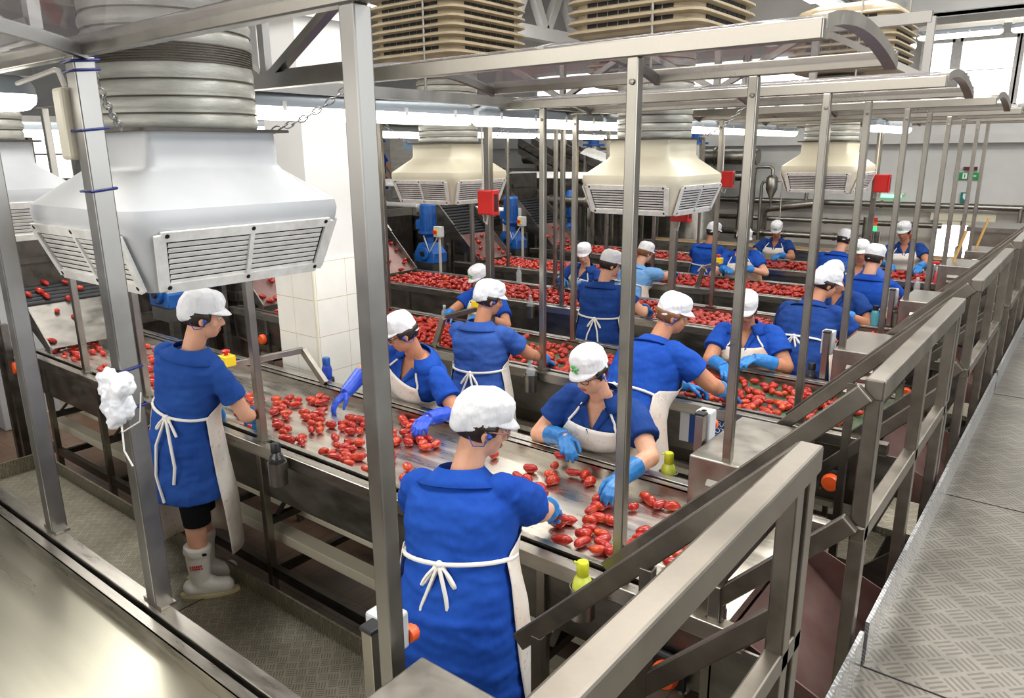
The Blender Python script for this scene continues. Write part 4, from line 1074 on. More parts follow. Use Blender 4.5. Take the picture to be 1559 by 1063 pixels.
for i in range(9): mbb.ell(V((px + .045 + random.uniform(-.02, .06), py - .07 + random.uniform(-.015, .02), 1.93 + random.uniform(-.055, .04))), V((.038, .006, 0)), V((0, .028, .006)), V((0, .006, .042)), 12, 8)
me = fuse(mbb, .006, 1); wrinkle(me, .012, 34); wrinkle(me, .006, 80)
o = mesh_obj('plastic_bag', me, M['plasticbag'], None, (px, py - .05, 1.93), V((px, py - .05, 1.93)), smooth=60); ORG[o.name] = V((px, py - .05, 1.93)); tag(o, 'crumpled white plastic bag tied to the big left post', 'plastic bag')
b = MB(); b.tube([(px + .05, py - .06, 1.85), (px + .1, py - .08, 1.82), (px + .16, py - .05, 1.86), (px + .17, py - .04, 1.95)], .0022, 6); b.tube([(px + .06, py - .06, 1.86), (px + .07, py - .07, 1.75), (px + .09, py - .06, 1.7)], .003, 6)
part('string', b, M['strap'], o, smooth=60)

# ------------------------------------------------------------------ air diffusers with ducts, coolers above
def sq(cx, cy, h, z, e=9, n=48):
    return [p + V((0, 0, 0)) for p in ring(V((cx, cy, z)), V((1, 0, 0)), V((0, 1, 0)), h, h, h, n, e)]
def diffuser(cx, cy, mat, lab, chains, sw=.0046):
    t = thing('air_diffuser', (cx, cy, 2.16), lab, 'air diffuser', 'white air diffusers hanging over the aisles')
    b = MB(); b.loft([sq(cx, cy, h, z, e) for h, z, e in ((.33, 2.165, 10), (.345, 2.17, 9), (.42, 2.385, 9), (.43, 2.42, 8), (.425, 2.455, 8), (.4, 2.475, 8), (.27, 2.572, 14), (.252, 2.596, 22), (.25, 2.715, 22), (.245, 2.72, 22))])
    part('hood', b, mat, t, smooth=40)
    b = MB(); b.loft([sq(cx, cy, .292, 2.712, 20), sq(cx, cy, .292, 2.722, 20)]); part('neck_flange', b, M['dark'], t, smooth=30)
    for i in range(4):
        N_ = V(((1, 0, 0), (0, -1, 0), (-1, 0, 0), (0, 1, 0))[i]); T_ = V((-N_.y, N_.x, 0)); z0, z1 = 2.195, 2.385
        def P(u, v, d=0):   # u across, v up the slanted face
            z = 2.17 + (2.385 - 2.17) * v; h = .345 + .075 * v
            return V((cx, cy, z)) + N_ * (h + d) + T_ * u
        g = part('grille_dark_back', MB().add([P(-.3, .08, .002), P(.3, .08, .002), P(.33, .93, .002), P(-.33, .93, .002)], [(0, 1, 2, 3)]), M['black'], t, smooth=0)  # black sheet painted in for the unlit hollow behind the slats
        b = MB(); nz = (N_ * .94 - UP * .33).normalized()
        def strip(p, q, w): b.bar(p + nz * .006, q + nz * .006, w, .012, nz)
        strip(P(-.3, .08), P(.3, .08), .035); strip(P(-.33, .93), P(.33, .93), .035); strip(P(-.305, .05), P(-.335, .96), .035); strip(P(.305, .05), P(.335, .96), .035)
        strip(P(0, .08), P(0, .93), .016)
        part('grille_frame', b, M['slat'], g, smooth=0)
        b = MB()
        for j in range(9):
            v = .16 + .7 * j / 8; w = .28 + .03 * v
            b.obox(P(0, v, .003), T_ * w, (nz * .45 + UP * .85).normalized() * sw, (UP * .94 + nz * .2) * .0022)
        part('slat', b, M['slat'], g, smooth=0)
        b = MB()
        for u in (-.29, 0, .29):
            for v in (.08, .93): b.lathe([(.008, 0), (.008, .002), (0, .003)], P(u * (1 + .08 * v), v, .012), 8, nz)
        part('screw', b, M['black'], g, smooth=0)
    b = MB(); prof = []; wires = []; z = 2.722; random.seed(int(cx * 100))
    for i in range(11):
        q = random.uniform(-.004, .004); wires.append(z)
        prof += [(.276, z), (.283 + q, z + .014), (.285 + q, z + .032), (.279, z + .05)]
        z += .056
        if i == 3:
            for j in range(7): prof += [(.281, z + .002), (.275, z + .006)]; wires.append(z); z += .0085
    b.lathe(prof, (cx, cy, 0), 40); me = to_mesh(b, 'duct'); wrinkle(me, .005, 14, (1, 1, .3)); wrinkle(me, .002, 50)
    dc = mesh_obj('duct', me, M['duct'], t, shift=org(t), smooth=70)
    b = MB()
    for zz in wires: b.tube([(cx + .281 * cos(a), cy + .281 * sin(a), zz + .004 * sin(a + zz * 9)) for a in [2 * pi * i / 40 for i in range(40)]], .0032, 6, True)
    part('wire_rib', b, M['wire'], dc, smooth=60)
    if chains:
        for a, c in chains:
            b = MB(); a, c = V(a), V(c); n = int((c - a).length / .03); d = (c - a).normalized(); s1 = d.cross(UP).normalized(); s2 = d.cross(s1)
            for j in range(n):
                p = a + (c - a) * (j + .5) / n - UP * .03 * sin(pi * (j + .5) / n); s = s1 if j % 2 else s2
                b.tube([p + d * .021 * cos(u) + s * .011 * sin(u) for u in [2 * pi * i / 10 for i in range(10)]], .0028, 5, True)
            part('chain', b, M['galv'], t, smooth=60)
    return t
A2 = [((-2.63, 1.24, 2.72), (-2.38, 1.06, 2.9)), ((-2.63, 1.8, 2.72), (-2.42, 2.06, 2.93))]
diffuser(-2.87, 1.56, M['white'], 'biggest white air diffuser in front of everything at the upper left', A2, .0076).scale = (1.045, 1.045, 1)
diffuser(-5.15, 1.53, M['white'], 'white air diffuser cut by the left edge, behind the biggest one', [((-4.9, 1.3, 2.72), (-4.6, 1.05, 2.9))], .0076)
diffuser(-5.02, 5.42, M['cream'], 'cream air diffuser left of centre behind the post with a red box', [((-5.28, 5.15, 2.72), (-5.5, 5.0, 2.95)), ((-4.78, 5.68, 2.72), (-4.6, 5.9, 2.95))])
diffuser(-2.8, 5.35, M['cream'], 'cream air diffuser right of centre above the navy and royal blue tunics', [((-3.06, 5.1, 2.72), (-3.4, 4.9, 2.95)), ((-2.55, 5.6, 2.72), (-2.3, 5.85, 2.95))])
diffuser(-2.5, 9.0, M['cream'], 'cream air diffuser far back in front of the white wall', None)
diffuser(-4.9, 8.98, M['cream'], 'cream air diffuser far back, mostly hidden behind the centre one', None)
def cooler(cx, cy, lab):
    z0 = 3.42; h = .53; t = thing('air_cooler', (cx, cy, z0), lab, 'air cooler', 'beige louvred coolers under the roof')
    b = MB(); b.loft([sq(cx, cy, a, z, 7) for a, z in ((h - .05, z0), (h - .03, z0 + .02), (h - .03, z0 + .55), (h - .06, z0 + .61), (h - .2, z0 + .67), (.1, z0 + .69))])
    part('housing', b, M['beige'], t, smooth=40)
    for j in range(8):
        z = z0 + .04 + j * .07; b = MB(); b.loft([sq(cx, cy, a, zz, 9) for a, zz in ((h - .02, z - .018), (h + .012, z - .006), (h + .012, z + .008), (h - .02, z + .024))])
        part('louvre', b, M['beige'], t, smooth=40)
    for i in range(4):
        b = MB(); N_ = V(((1, 0, 0), (0, -1, 0), (-1, 0, 0), (0, 1, 0))[i]); T_ = V((-N_.y, N_.x, 0))
        for j in range(7):
            z = z0 + .076 + j * .07
            for q in range(8):
                u = -.34 + .68 * (q + .5) / 8; b.obox(V((cx, cy, z)) + N_ * (h - .03) + T_ * u, T_ * .038, N_ * .004, UP * .017)
        part('dark_intake_slot', b, M['black'], t, smooth=0)  # black blocks stand in for the shade in the slots between louvres
    part('hanger', MB().tube([(cx + .2, cy - h + .0, z0 - .35), (cx + .2, cy - h, 5.7)], .012, 8), M['steel'], t, smooth=60)
cooler(-4.98, 5.42, 'beige louvred cooler at the top centre left with its corner towards us')
cooler(-2.78, 5.37, 'beige louvred cooler at the top centre, cut by the frame edge')
cooler(-2.38, 9.0, 'beige louvred cooler seen below the curved canopy end')
cooler(-2.87, 1.575, 'beige louvred cooler above the biggest diffuser, outside the picture top'); cooler(-4.9, 8.98, 'beige louvred cooler far back behind the truss')

# ------------------------------------------------------------------ lamps
def lamp(p, q, lab, group='fluorescent lamps under the canopies'):
    p, q = V(p), V(q); t = thing('fluorescent_lamp', (p + q) / 2, lab, 'lamp', group)
    d = (q - p).normalized(); s = d.cross(UP)
    def sec(c, w, pts): return [c + s * a * w + UP * z * w for a, z in pts]
    H_ = [(-.065, .0), (-.06, .04), (-.035, .068), (.035, .068), (.06, .04), (.065, 0)]; L_ = [(-.065, .0), (.065, .0), (.06, -.036), (.034, -.062), (-.034, -.062), (-.06, -.036)]
    def run(pts): return [sec(p + d * (u), w, pts) for u, w in ((0, .55), (.03, .9), (.06, 1), ((q - p).length - .06, 1), ((q - p).length - .03, .9), ((q - p).length, .55))]
    part('housing', MB().loft(run(H_)), M['house'], t, smooth=50)
    part('diffuser', MB().loft(run(L_)), M['lamp'], t, smooth=50)
    n = 4
    for i in range(n):
        c = p + (q - p) * (i + .5) / n
        for sg in (-1, 1): part('clip', MB().obox(c + s * sg * .066 + UP * .004, s * .004, d * .012, UP * .022), M['slat'], t, smooth=0)
    part('mount', MB().box(*(min(p.x, q.x) - .03, max(p.x, q.x) + .03), min(p.y, q.y) + .0, max(p.y, q.y), p.z + .068, p.z + .12) if abs(d.y) > .5 else MB().box(p.x, q.x, p.y - .03, p.y + .03, p.z + .068, p.z + .12), M['posto'], t, smooth=0)
    return t
LZ = 2.86
lamp((-3.34, -.3, LZ), (-3.34, 1.24, LZ), 'lamp whose rounded end shows at the left edge under the top left canopy')
lamp((-3.34, 2.14, LZ), (-3.3, 3.77, LZ), 'bright lamp between the ribbed duct and the centre of the picture')
lamp((-3.3, 3.82, LZ), (-3.34, 5.42, LZ), 'bright lamp continuing right behind the slim posts')
lamp((-3.34, 5.48, LZ), (-3.34, 7.05, LZ), 'third lamp of the long row, partly behind the centre diffuser duct')
lamp((-3.34, 7.1, LZ), (-3.34, 8.66, LZ), 'fourth lamp of the long row receding to the back'); lamp((-3.34, 8.72, LZ), (-3.34, 10.3, LZ), 'last lamp of the long row near the far diffuser')
lamp((-5.7, 3.3, LZ), (-5.9, 6.2, LZ - .02), 'lamp behind the thick centre post, above the left cream diffuser')
lamp((-5.9, 6.3, LZ), (-5.9, 8.0, LZ), 'lamp of the second row behind the left cream diffuser duct'); lamp((-5.9, 8.1, LZ), (-5.9, 10.6, LZ), 'farthest lamp of the second row')
lamp((-7.6, 2.4, LZ), (-7.6, 4.0, LZ), 'lamp glimpsed behind the big left post')
lamp((-1.9, 8.2, LZ), (-1.9, 9.8, LZ), 'short lamp right of the far diffuser')
for i, (y0, y1) in enumerate(((6.9, 8.4), (8.5, 10.0), (10.1, 11.6), (11.7, 13.2))):
    lamp((-2.62, y0, 4.16), (-2.62, y1, 4.13), 'high lamp of the hanging row at the upper right, ' + ('first', 'second', 'third', 'last')[i] + ' from the front', 'hanging lamps under the roof')
for i, (x0, x1) in enumerate(((-2.6, -1.5), (-1.4, -.1), (0, 1.4))):
    lamp((x0, 13.4, 4.28), (x1, 13.4, 4.28), 'high lamp in front of the right windows, ' + ('left', 'middle', 'right')[i] + ' one', 'hanging lamps under the roof')
b = MB(); b.bar((-2.55, 6.5, 4.28), (-2.55, 13.6, 4.28), .06, .05)
for y in (7.5, 9.2, 10.8, 12.4): b.bar((-2.55, y, 4.28), (-2.55, y, 6.3), .025, .025)
solo('lamp_trunking', b, M['post'], (-2.55, 10, 4.28), 'grey trunking with hangers carrying the high lamps along the hall', 'trunking', smooth=0)
b = MB(); b.bar((-2.7, 13.42, 4.4), (5, 13.42, 4.4), .06, .05)
for x in (-1.2, .6, 2.4): b.bar((x, 13.42, 4.4), (x, 13.6, 4.7), .025, .025)
solo('lamp_trunking', b, M['post'], (0, 13.42, 4.4), 'grey trunking across the right windows carrying high lamps', 'trunking', smooth=0)
b = MB()
for y in range(5, 14, 1): b.bar((-2.95, y, 4.75), (-2.95, y + .5, 5.6), .1, .12); b.bar((-2.95, y + .5, 5.6), (-2.95, y + 1, 4.75), .1, .12)
b.bar((-2.95, 4.5, 4.72), (-2.95, 14, 4.72), .18, .2); b.bar((-2.95, 4.5, 5.65), (-2.95, 14, 5.65), .18, .2)
struct('trim_4', b, M['wall'], smooth=0)
b = MB()
for x in (-5.6, -8.6):
    b.bar((x, 3, 4.72), (x, 15.6, 4.72), .2, .22); b.bar((x, 3, 5.7), (x, 15.6, 5.7), .2, .22)
    for y in range(3, 15, 1): b.bar((x, y, 4.75), (x, y + .5, 5.6), .14, .16); b.bar((x, y + .5, 5.6), (x, y + 1, 4.75), .14, .16)
struct('trim_5', b, M['wall'], smooth=0)
b = MB(); c0 = V((-3.24, 3.85, 2.97)); b.tube([c0 + V((0, .35 * i, .012 * (i % 2))) for i in range(9)], .008, 6); b.tube([(-3.24, 3.85, 2.97), (-3.24, 3.8, 2.93), (-3.26, 3.7, 2.9)], .008, 6)
solo('lamp_cable', b, M['cable'], c0, 'pale cable tied along the bar over the long lamp row', 'cable', smooth=60)
b = MB(); b.bar((-3.2, 2.1, 2.95), (-3.2, 10.4, 2.95), .05, .06); b.bar((-5.75, 3.3, 2.97), (-5.75, 10.4, 2.97), .05, .06)
solo('lamp_beam', b, M['posto'], (-3.2, 2.1, 2.95), 'long steel bar running above the lamp row to the back', 'beam', smooth=0)
# ------------------------------------------------------------------ feeders and machinery behind the belts
def drum(b, c, d, r, L, n=16): b.lathe([(0, 0), (r, 0), (r, L), (0, L)], c, n, d)
for k in range(1, 6):
    y = Y0[k]; ya, yb = y + .125, y + .838
    t = thing('feed_chute', (-6.9, y + .48, 0), ['', 'steel feed chute with dark rollers dropping tomatoes on the nearest belt, far left', 'steel feed chute of the second belt, just left of the tiled pillar', 'steel feed chute of the third belt just right of the thick centre post',
              'steel feed chute of the fourth belt right of the first blue gear motor', 'steel feed chute of the last belt between blue gear motors'][k], 'chute', 'feed chutes')
    if k == 1: P = [(-6.3, 1.17), (-6.68, 1.46), (-6.88, 1.58)]; hi = .1
    else: dx = {2: -.1, 3: -.6, 4: -.42, 5: -.42}[k]; P = [(-6.3 + dx, 1.17), (-6.7 + dx, 1.5), (-7.1 + dx, 1.88)]; hi = .14
    b = MB(); b.add([(P[0][0], ya, P[0][1]), (P[0][0], yb, P[0][1]), (P[1][0], yb, P[1][1]), (P[1][0], ya, P[1][1])], [(0, 1, 2, 3)])
    part('chute_plate', b, M['panel'] if k == 1 else M['chute'], t, smooth=0, solid=.005)
    for q in (ya, yb):
        b = MB(); b.prism([(P[0][0] + .05, q, 1.12), (P[0][0] + .05, q, 1.2), (P[1][0], q, P[1][1] + hi), (P[2][0], q, P[2][1] + hi), (P[2][0], q, P[2][1] - .1), (P[1][0], q, P[1][1] - .1)], (0, .012, 0))
        b.bar((P[1][0], q + .006, P[1][1] + hi), (P[2][0], q + .006, P[2][1] + hi), .03, .02)
        part('side_plate', b, M['panel'], t, smooth=0)
    b = MB(); n = 5 if k == 1 else 10
    for i in range(n):
        u = (i + .5) / n; drum(b, (P[1][0] + (P[2][0] - P[1][0]) * u, ya + .01, P[1][1] + (P[2][1] - P[1][1]) * u), (0, 1, 0), .025, yb - ya - .02, 10)
    part('roller', b, M['rubber'], t, smooth=40)
    b = MB(); b.box(P[2][0] - .02, P[2][0], ya, yb, P[2][1] - .1, P[2][1] + .42); b.box(P[2][0], P[2][0] + .03, ya + .05, yb - .12, P[2][1] + .2, P[2][1] + .25); part('back_plate', b, M['dark'], t, smooth=0)
    legs(t, 'leg', [(x, x + .05, q, q + .05, 0, z) for x, z in ((P[1][0], P[1][1] - .1), (P[2][0] + .05, P[2][1] - .1)) for q in (y - .06, y + D + .02)], M['panel'])
    if k >= 2:
        mx, my, mz = -7.06, y - .42, 1.2
        t = thing('gear_motor', (mx, my, mz), ['', '', 'blue gear motor half hidden under the biggest diffuser', 'blue gear motor hidden behind the thick centre post', 'blue upright gear motor left of the red box post', 'blue upright gear motor right of the left cream diffuser'][k], 'gear motor', 'blue gear motors')
        b = MB(); b.box(mx - .12, mx + .12, my - .1, my + .1, mz - .1, mz); b.box(mx - .03, mx + .03, my - .03, my + .03, mz - mz / 1.3, mz - .1); t.scale = (1.3, 1.3, 1.3); part('mount', b, M['panel'], t, smooth=0)
        b = MB(); b.loft([rect(mx, my, .14, .1, mz), rect(mx, my, .14, .1, mz + .1), rect(mx - .02, my, .07, .08, mz + .2)]); drum(b, (mx + .01, my - .125, mz + .1), (0, 1, 0), .07, .03); part('gearbox', b, M['motor'], t, smooth=35, bevel=.008)
        b = MB(); b.lathe([(.05, mz + .19), (.055, mz + .26), (.11, mz + .3), (.11, mz + .32)], (mx - .02, my, 0), 20); part('flange', b, M['motor'], t, smooth=35)
        b = MB(); b.lathe([(.075, mz + .32), (.078, mz + .5), (.085, mz + .5), (.085, mz + .58), (.07, mz + .6), (0, mz + .6)], (mx - .02, my, 0), 20)
        for i in range(12):
            a = 2 * pi * i / 12; b.obox((mx - .02 + cos(a) * .08, my + sin(a) * .08, mz + .41), V((cos(a), sin(a), 0)) * .008, V((-sin(a), cos(a), 0)) * .003, UP * .08)
        b.box(mx - .15, mx - .07, my - .05, my + .05, mz + .34, mz + .43); part('motor', b, M['motor'], t, smooth=35)
        b = MB(); drum(b, (mx + .01, my - .13, mz + .1), (0, -1, 0), .025, .015); part('shaft', b, M['rubber'], t, smooth=35)
        if k in (3, 4, 5):
            t = thing('rotary_switch', (mx + .34, my - .1, 0), 'white switch box with red and yellow knob by the %s blue gear motor' % {3: 'hidden', 4: 'first', 5: 'second'}[k], 'switch', 'red and yellow rotary switches')
            part('box', MB().box(mx + .2, mx + .32, my - .14, my - .06, mz + .36, mz + .5), M['white'], t, smooth=0, bevel=.008)
            b = MB(); b.box(mx + .215, mx + .275, my - .148, my - .14, mz + .39, mz + .47); part('plate', b, M['yellow'], t, smooth=0)
            b = MB(); drum(b, (mx + .245, my - .147, mz + .43), (0, -1, 0), .024, .03); part('knob', b, M['red'], t, smooth=35)
            b = MB(); b.box(mx + .25, mx + .28, my - .1, my - .08, 0, mz + .36); b.tube([(mx + .24, my - .1, mz + .36), (mx + .1, my - .12, mz + .15), (mx - .02, my - .1, mz + .36)], .01, 6); part('stand', b, M['cable'], t, smooth=60)
mx, my, mz = -7.15, 10.75, 1.2
t = thing('gear_motor', (mx, my, mz), 'blue upright gear motor left of the centre cream diffuser, farthest one', 'gear motor', 'blue gear motors')
b = MB(); b.lathe([(.12, 0), (.12, .2), (.06, .26), (.06, .32), (.12, .36), (.12, .38), (.085, .39), (.09, .75), (.06, .8), (0, .8)], (mx, my, mz), 20); part('motor', b, M['motor'], t, smooth=35)
b = MB(); b.box(mx - .05, mx + .05, my - .05, my + .05, 0, mz); part('mount', b, M['panel'], t, smooth=0)

def elevator(x0, z0, x1, z1, y0, y1, lab):
    t = thing('inclined_elevator', (x0, y0, 0), lab, 'conveyor', 'inclined elevators at the back')
    part('bed', MB().add([(x0, y0, z0), (x0, y1, z0), (x1, y1, z1), (x1, y0, z1)], [(0, 1, 2, 3)]), M['rail'], t, smooth=0, solid=.02)
    for q in (y0, y1): part('side_plate', MB().prism([(x0, q, z0 - .15), (x0, q, z0 + .18), (x1, q, z1 + .18), (x1, q, z1 - .15)], (0, .015, 0)), M['panel'], t, smooth=0)
    b = MB(); L = 16
    for i in range(L):
        u = i / L; b.box(x0 + (x1 - x0) * u - .01, x0 + (x1 - x0) * u + .01, y0, y1, z0 + (z1 - z0) * u, z0 + (z1 - z0) * u + .05)
    part('flight', b, M['flight'], t, smooth=0)
    legs(t, 'leg', [(x0 + (x1 - x0) * u, x0 + (x1 - x0) * u + .06, q, q + .06, 0, z0 + (z1 - z0) * u - .1) for u in (.15, .5, .9) for q in (y0 + .02, y1 - .06)], M['panel'])
elevator(-9.6, 2.75, -6.9, 1.5, 12.45, 12.9, 'dark inclined elevator between the two cream diffusers')
elevator(-9.0, 2.7, -6.2, 1.45, 13.0, 13.35, 'second inclined elevator behind the first one')
for i, (x0, x1, y, z, r, lab) in enumerate(((-10.8, -7.3, 9.5, 1.7, .07, 'pale horizontal pipe behind the blue gear motors'), (-9.2, -6.3, 10.6, 1.82, .08, 'silver horizontal pipe between the two cream diffusers'), (-9.6, -7.2, 10.4, 1.66, .07, 'lower silver pipe between the diffusers'),
                                            (-11.5, -5.6, 15.2, 2.5, .16, 'thick insulated pipe high on the back wall'), (-11.5, -5.8, 15.1, 2.12, .1, 'steel pipe under the thick insulated pipe'), (-7.2, 4, 15.5, 1.62, .06, 'brownish pipe along the ledge of the back wall'),
                                            (-7.2, -2.2, 15.3, 1.28, .05, 'lower pipe along the back wall'), (-7.2, -3.4, 15.1, 1.0, .06, 'third pipe low on the back wall'))):
    b = MB(); b.tube([(x0, y, z), (x1, y, z)], r, 14)
    for u in (.1, .35, .6, .85): xx = x0 + (x1 - x0) * u; b.lathe([(r * 1.25, -.02), (r * 1.25, .02)], (xx, y, z), 14, (1, 0, 0))
    if y < 14: b.box(x0 + .3, x0 + .34, y - .02, y + .02, 0, z); b.box(x1 - .34, x1 - .3, y - .02, y + .02, 0, z)
    solo('steel_pipe', b, M['steel'] if i not in (0, 5) else M['slat'] if i < 3 else M['posto'], (x0, y, z), lab, 'pipe', 'pipes at the back', smooth=50)
# cyclone vessel with pipes
cx, cy = -5.18, 14.9
t = thing('cyclone_vessel', (cx, cy, 1.2), 'small steel cyclone with pointed bottom and bent pipe by the back wall', 'vessel')
part('vessel', MB().lathe([(0, 2.16), (.06, 2.15), (.11, 2.1), (.11, 1.88), (.02, 1.68), (.015, 1.5)], (cx, cy, 0), 24), M['steel'], t, smooth=50)
b = MB(); b.tube([(cx, cy, 2.15), (cx, cy, 2.26), (cx - .05, cy, 2.31), (cx - .3, cy, 2.31), (cx - .36, cy, 2.25), (cx - .36, cy, .4)], .035, 12); b.tube([(cx - .1, cy, 2.02), (cx - .17, cy, 2.02), (cx - .2, cy, 1.95), (cx - .2, cy, .4)], .03, 10); b.tube([(cx + .1, cy, 2.03), (cx + .2, cy, 2.03), (cx + .22, cy, .5)], .014, 8)
part('pipe', b, M['steel'], t, smooth=50)
b = MB(); b.tube([(-4.35, 15.3, 6.2), (-4.35, 15.3, 1.62)], .07, 14); b.tube([(-4.3, 15.2, 1.62), (-5.3, 15.2, 1.5), (-5.42, 15.2, 1.4), (-5.42, 15.2, 0)], .085, 14); b.tube([(-4.6, 15.3, 2.6), (-4.62, 15.3, 1.6)], .035, 10); b.tube([(-5.9, 15.2, 2.05), (-5.95, 15.2, .5)], .04, 10)
solo('riser_pipe', b, M['steel'], (-4.35, 15.3, 0), 'tall silver riser pipe rising along the back wall with a bend beside the cyclone', 'pipe', smooth=50)
for x0, x1, y0, y1, z, lab in ((-5.9, -3.6, 13.2, 14.0, .95, 'long pale steel tray below the cyclone'), (-4.6, -2.9, 12.4, 13.3, .7, 'lower steel tray in front of the pipes')):
    b = MB(); b.box(x0, x1, y0, y1, z, z + .03)
    for x in (x0 + .05, x1 - .1): b.box(x, x + .05, y0 + .05, y0 + .1, 0, z); b.box(x, x + .05, y1 - .1, y1 - .05, 0, z)
    solo('steel_tray', b, M['steel'], (x0, y0, 0), lab, 'tray', smooth=0)
b = MB()
for i, x in enumerate((-3.15, -2.98, -3.3)): b.tube([(x, 13.9 + .1 * i, 0), (x, 13.9 + .1 * i, 1.5 - .25 * i)], .05, 12); b.lathe([(.085, 0), (.085, .03)], (x, 13.9 + .1 * i, .9 - .1 * i), 14)
solo('valve_stand', b, M['steel'], (-3.15, 13.9, 0), 'cluster of steel valve pipes left of the far diffuser post', 'valves', smooth=50)
t = thing('signal_tower', (-2.95, 13.6, 0), 'small signal light column, red over green', 'signal light')
part('stand', MB().tube([(-2.95, 13.6, 0), (-2.95, 13.6, 1.3)], .015, 8), M['steel'], t, smooth=50)
part('green_light', MB().lathe([(.04, 1.3), (.04, 1.38)], (-2.95, 13.6, 0), 12), emitter('green_signal', (40, 230, 120), 2.0), t, smooth=50)
part('orange_light', MB().lathe([(.04, 1.39), (.04, 1.45)], (-2.95, 13.6, 0), 12), M['orange'], t, smooth=50)
part('red_light', MB().lathe([(.04, 1.46), (.04, 1.52)], (-2.95, 13.6, 0), 12), M['red'], t, smooth=50)
# signs on the back wall
t = thing('exit_sign', (-1.97, 15.78, 2.1), 'green and white exit sign high on the back wall behind the slim posts', 'sign')
part('plate', MB().box(-2.16, -1.76, 15.74, 15.79, 2.09, 2.21), M['exit'], t, smooth=0)
b = MB(); b.box(-2.05, -1.98, 15.73, 15.74, 2.1, 2.2); b.prism([(-1.95, 15.735, 2.13), (-1.95, 15.735, 2.17), (-1.88, 15.735, 2.15)], (0, -.006, 0)); b.box(-1.88, -1.84, 15.73, 15.74, 2.14, 2.16); part('pictogram', b, M['signw'], t, smooth=0)
b = MB(); b.box(-2.022, -2.006, 15.725, 15.73, 2.12, 2.18); part('door_mark', b, M['exit'], t, smooth=0)
t = thing('emergency_lamp', (-1.95, 15.78, 2.27), 'dark red display bar above the exit sign', 'display'); part('bar', MB().box(-2.05, -1.84, 15.72, 15.79, 2.25, 2.31), plain('dark_red_bar', (92, 22, 24), None, .4), t, smooth=0)
t = thing('eye_wash_sign', (-1.97, 15.78, 1.7), 'small green pointed sign below the exit sign', 'sign'); part('plate', MB().box(-2.04, -1.9, 15.75, 15.79, 1.68, 1.86), plain('teal_sign', (18, 120, 110), None, .4), t, smooth=0)
part('arrow', MB().prism([(-2.0, 15.745, 1.84), (-1.94, 15.745, 1.84), (-1.94, 15.745, 1.77), (-1.97, 15.745, 1.73), (-2.0, 15.745, 1.77)], (0, -.006, 0)), M['signw'], t, smooth=0)
t = thing('tube_light', (-3.2, 15.7, 1.75), 'green glowing tube light on the back wall ledge', 'lamp'); part('tube', MB().tube([(-3.35, 15.7, 1.76), (-3.0, 15.7, 1.76)], .03, 10), emitter('green_tube', (150, 255, 190), 1.6), t, smooth=60); part('holder', MB().box(-3.4, -2.95, 15.7, 15.78, 1.79, 1.83), M['slat'], t, smooth=0)
for x, z, w, h, m, nm, lab in ((-2.78, .98, .09, .1, 'orange', 'notice', 'small orange notice on the back wall right of the last worker'), (-2.68, .98, .04, .08, 'yellow', 'notice', 'small yellow notice beside the orange one')):
    solo(nm, MB().box(x, x + w, 15.71, 15.74, z, z + h), M[m], (x, 15.74, z), lab, 'notice', smooth=0)
b = MB(); b.tube([(-1.06, 15.3, 0), (-1.06, 15.3, 1.6), (-1.0, 15.3, 1.66), (-.6, 15.3, 1.66)], .035, 10); b.tube([(-.82, 15.3, 1.66), (-.82, 15.3, 0)], .035, 10)
solo('pipe_bracket', b, M['steel'], (-1.06, 15.3, 0), 'bent silver pipe standing at the far right by the back wall', 'pipe', smooth=60)
b = MB(); b.box(-1.45, -.75, 12.2, 13.2, 1.5, 1.56); b.box(-1.4, -.8, 12.3, 13.1, 0, 1.5)
solo('steel_cabinet', b, M['steel'], (-1.1, 12.7, 0), 'steel cabinet with overhanging lid at the far end of the guard rails', 'cabinet', smooth=0)
# control cabinet on its raised platform, big machines behind
b = MB(); b.box(-15.5, -9.9, 9.9, 12.2, 1.15, 1.3)
for x in (-15.4, -13, -10.1):
    for yy in (10.0, 12.0): b.box(x, x + .12, yy, yy + .12, 0, 1.15)
solo('raised_platform', b, M['dark'], (-13, 11, 0), 'raised steel platform at the back left carrying the control cabinet', 'platform', smooth=0)
t = thing('control_cabinet', (-10.7, 10.4, 1.3), 'grey steel control cabinet with screen and row of buttons at the back left', 'cabinet')
c = V((-10.65, 10.4, 2.5)); ax = V((.8, .6, 0)); ay = V((.6, -.8, 0))
part('housing', MB().obox(c, ax * .36, ay * .2, UP * .72), M['panel'], t, smooth=0, bevel=.01)
part('plinth', MB().obox(c - UP * .95, ax * .3, ay * .16, UP * .25), M['panel'], t, smooth=0)
part('side_box', MB().obox(c + ax * .46 + UP * .3, ax * .1, ay * .16, UP * .26), M['post'], t, smooth=0, bevel=.01)
f = c + ay * .203
part('screen', MB().obox(f + UP * .28, ax * .09, ay * .004, UP * .09), plain('blue_grey_screen', (96, 124, 150), None, .2), t, smooth=0)
b = MB()
for i, m in enumerate(('signw', 'exit', 'red', 'blueplastic', 'yellow', 'black', 'black')):
    bb = MB(); bb.lathe([(0, 0), (.022, 0), (.022, .02), (0, .022)], f + ax * (-.12 + .05 * i) - UP * .14, 10, ay); part('push_button', bb, M[m], t, smooth=40)
bb = MB(); bb.lathe([(0, 0), (.045, 0), (.045, .01), (.03, .012), (.03, .04), (0, .042)], f - UP * .29 + ax * .02, 14, ay); part('stop_knob', bb, M['red'], t, smooth=40)
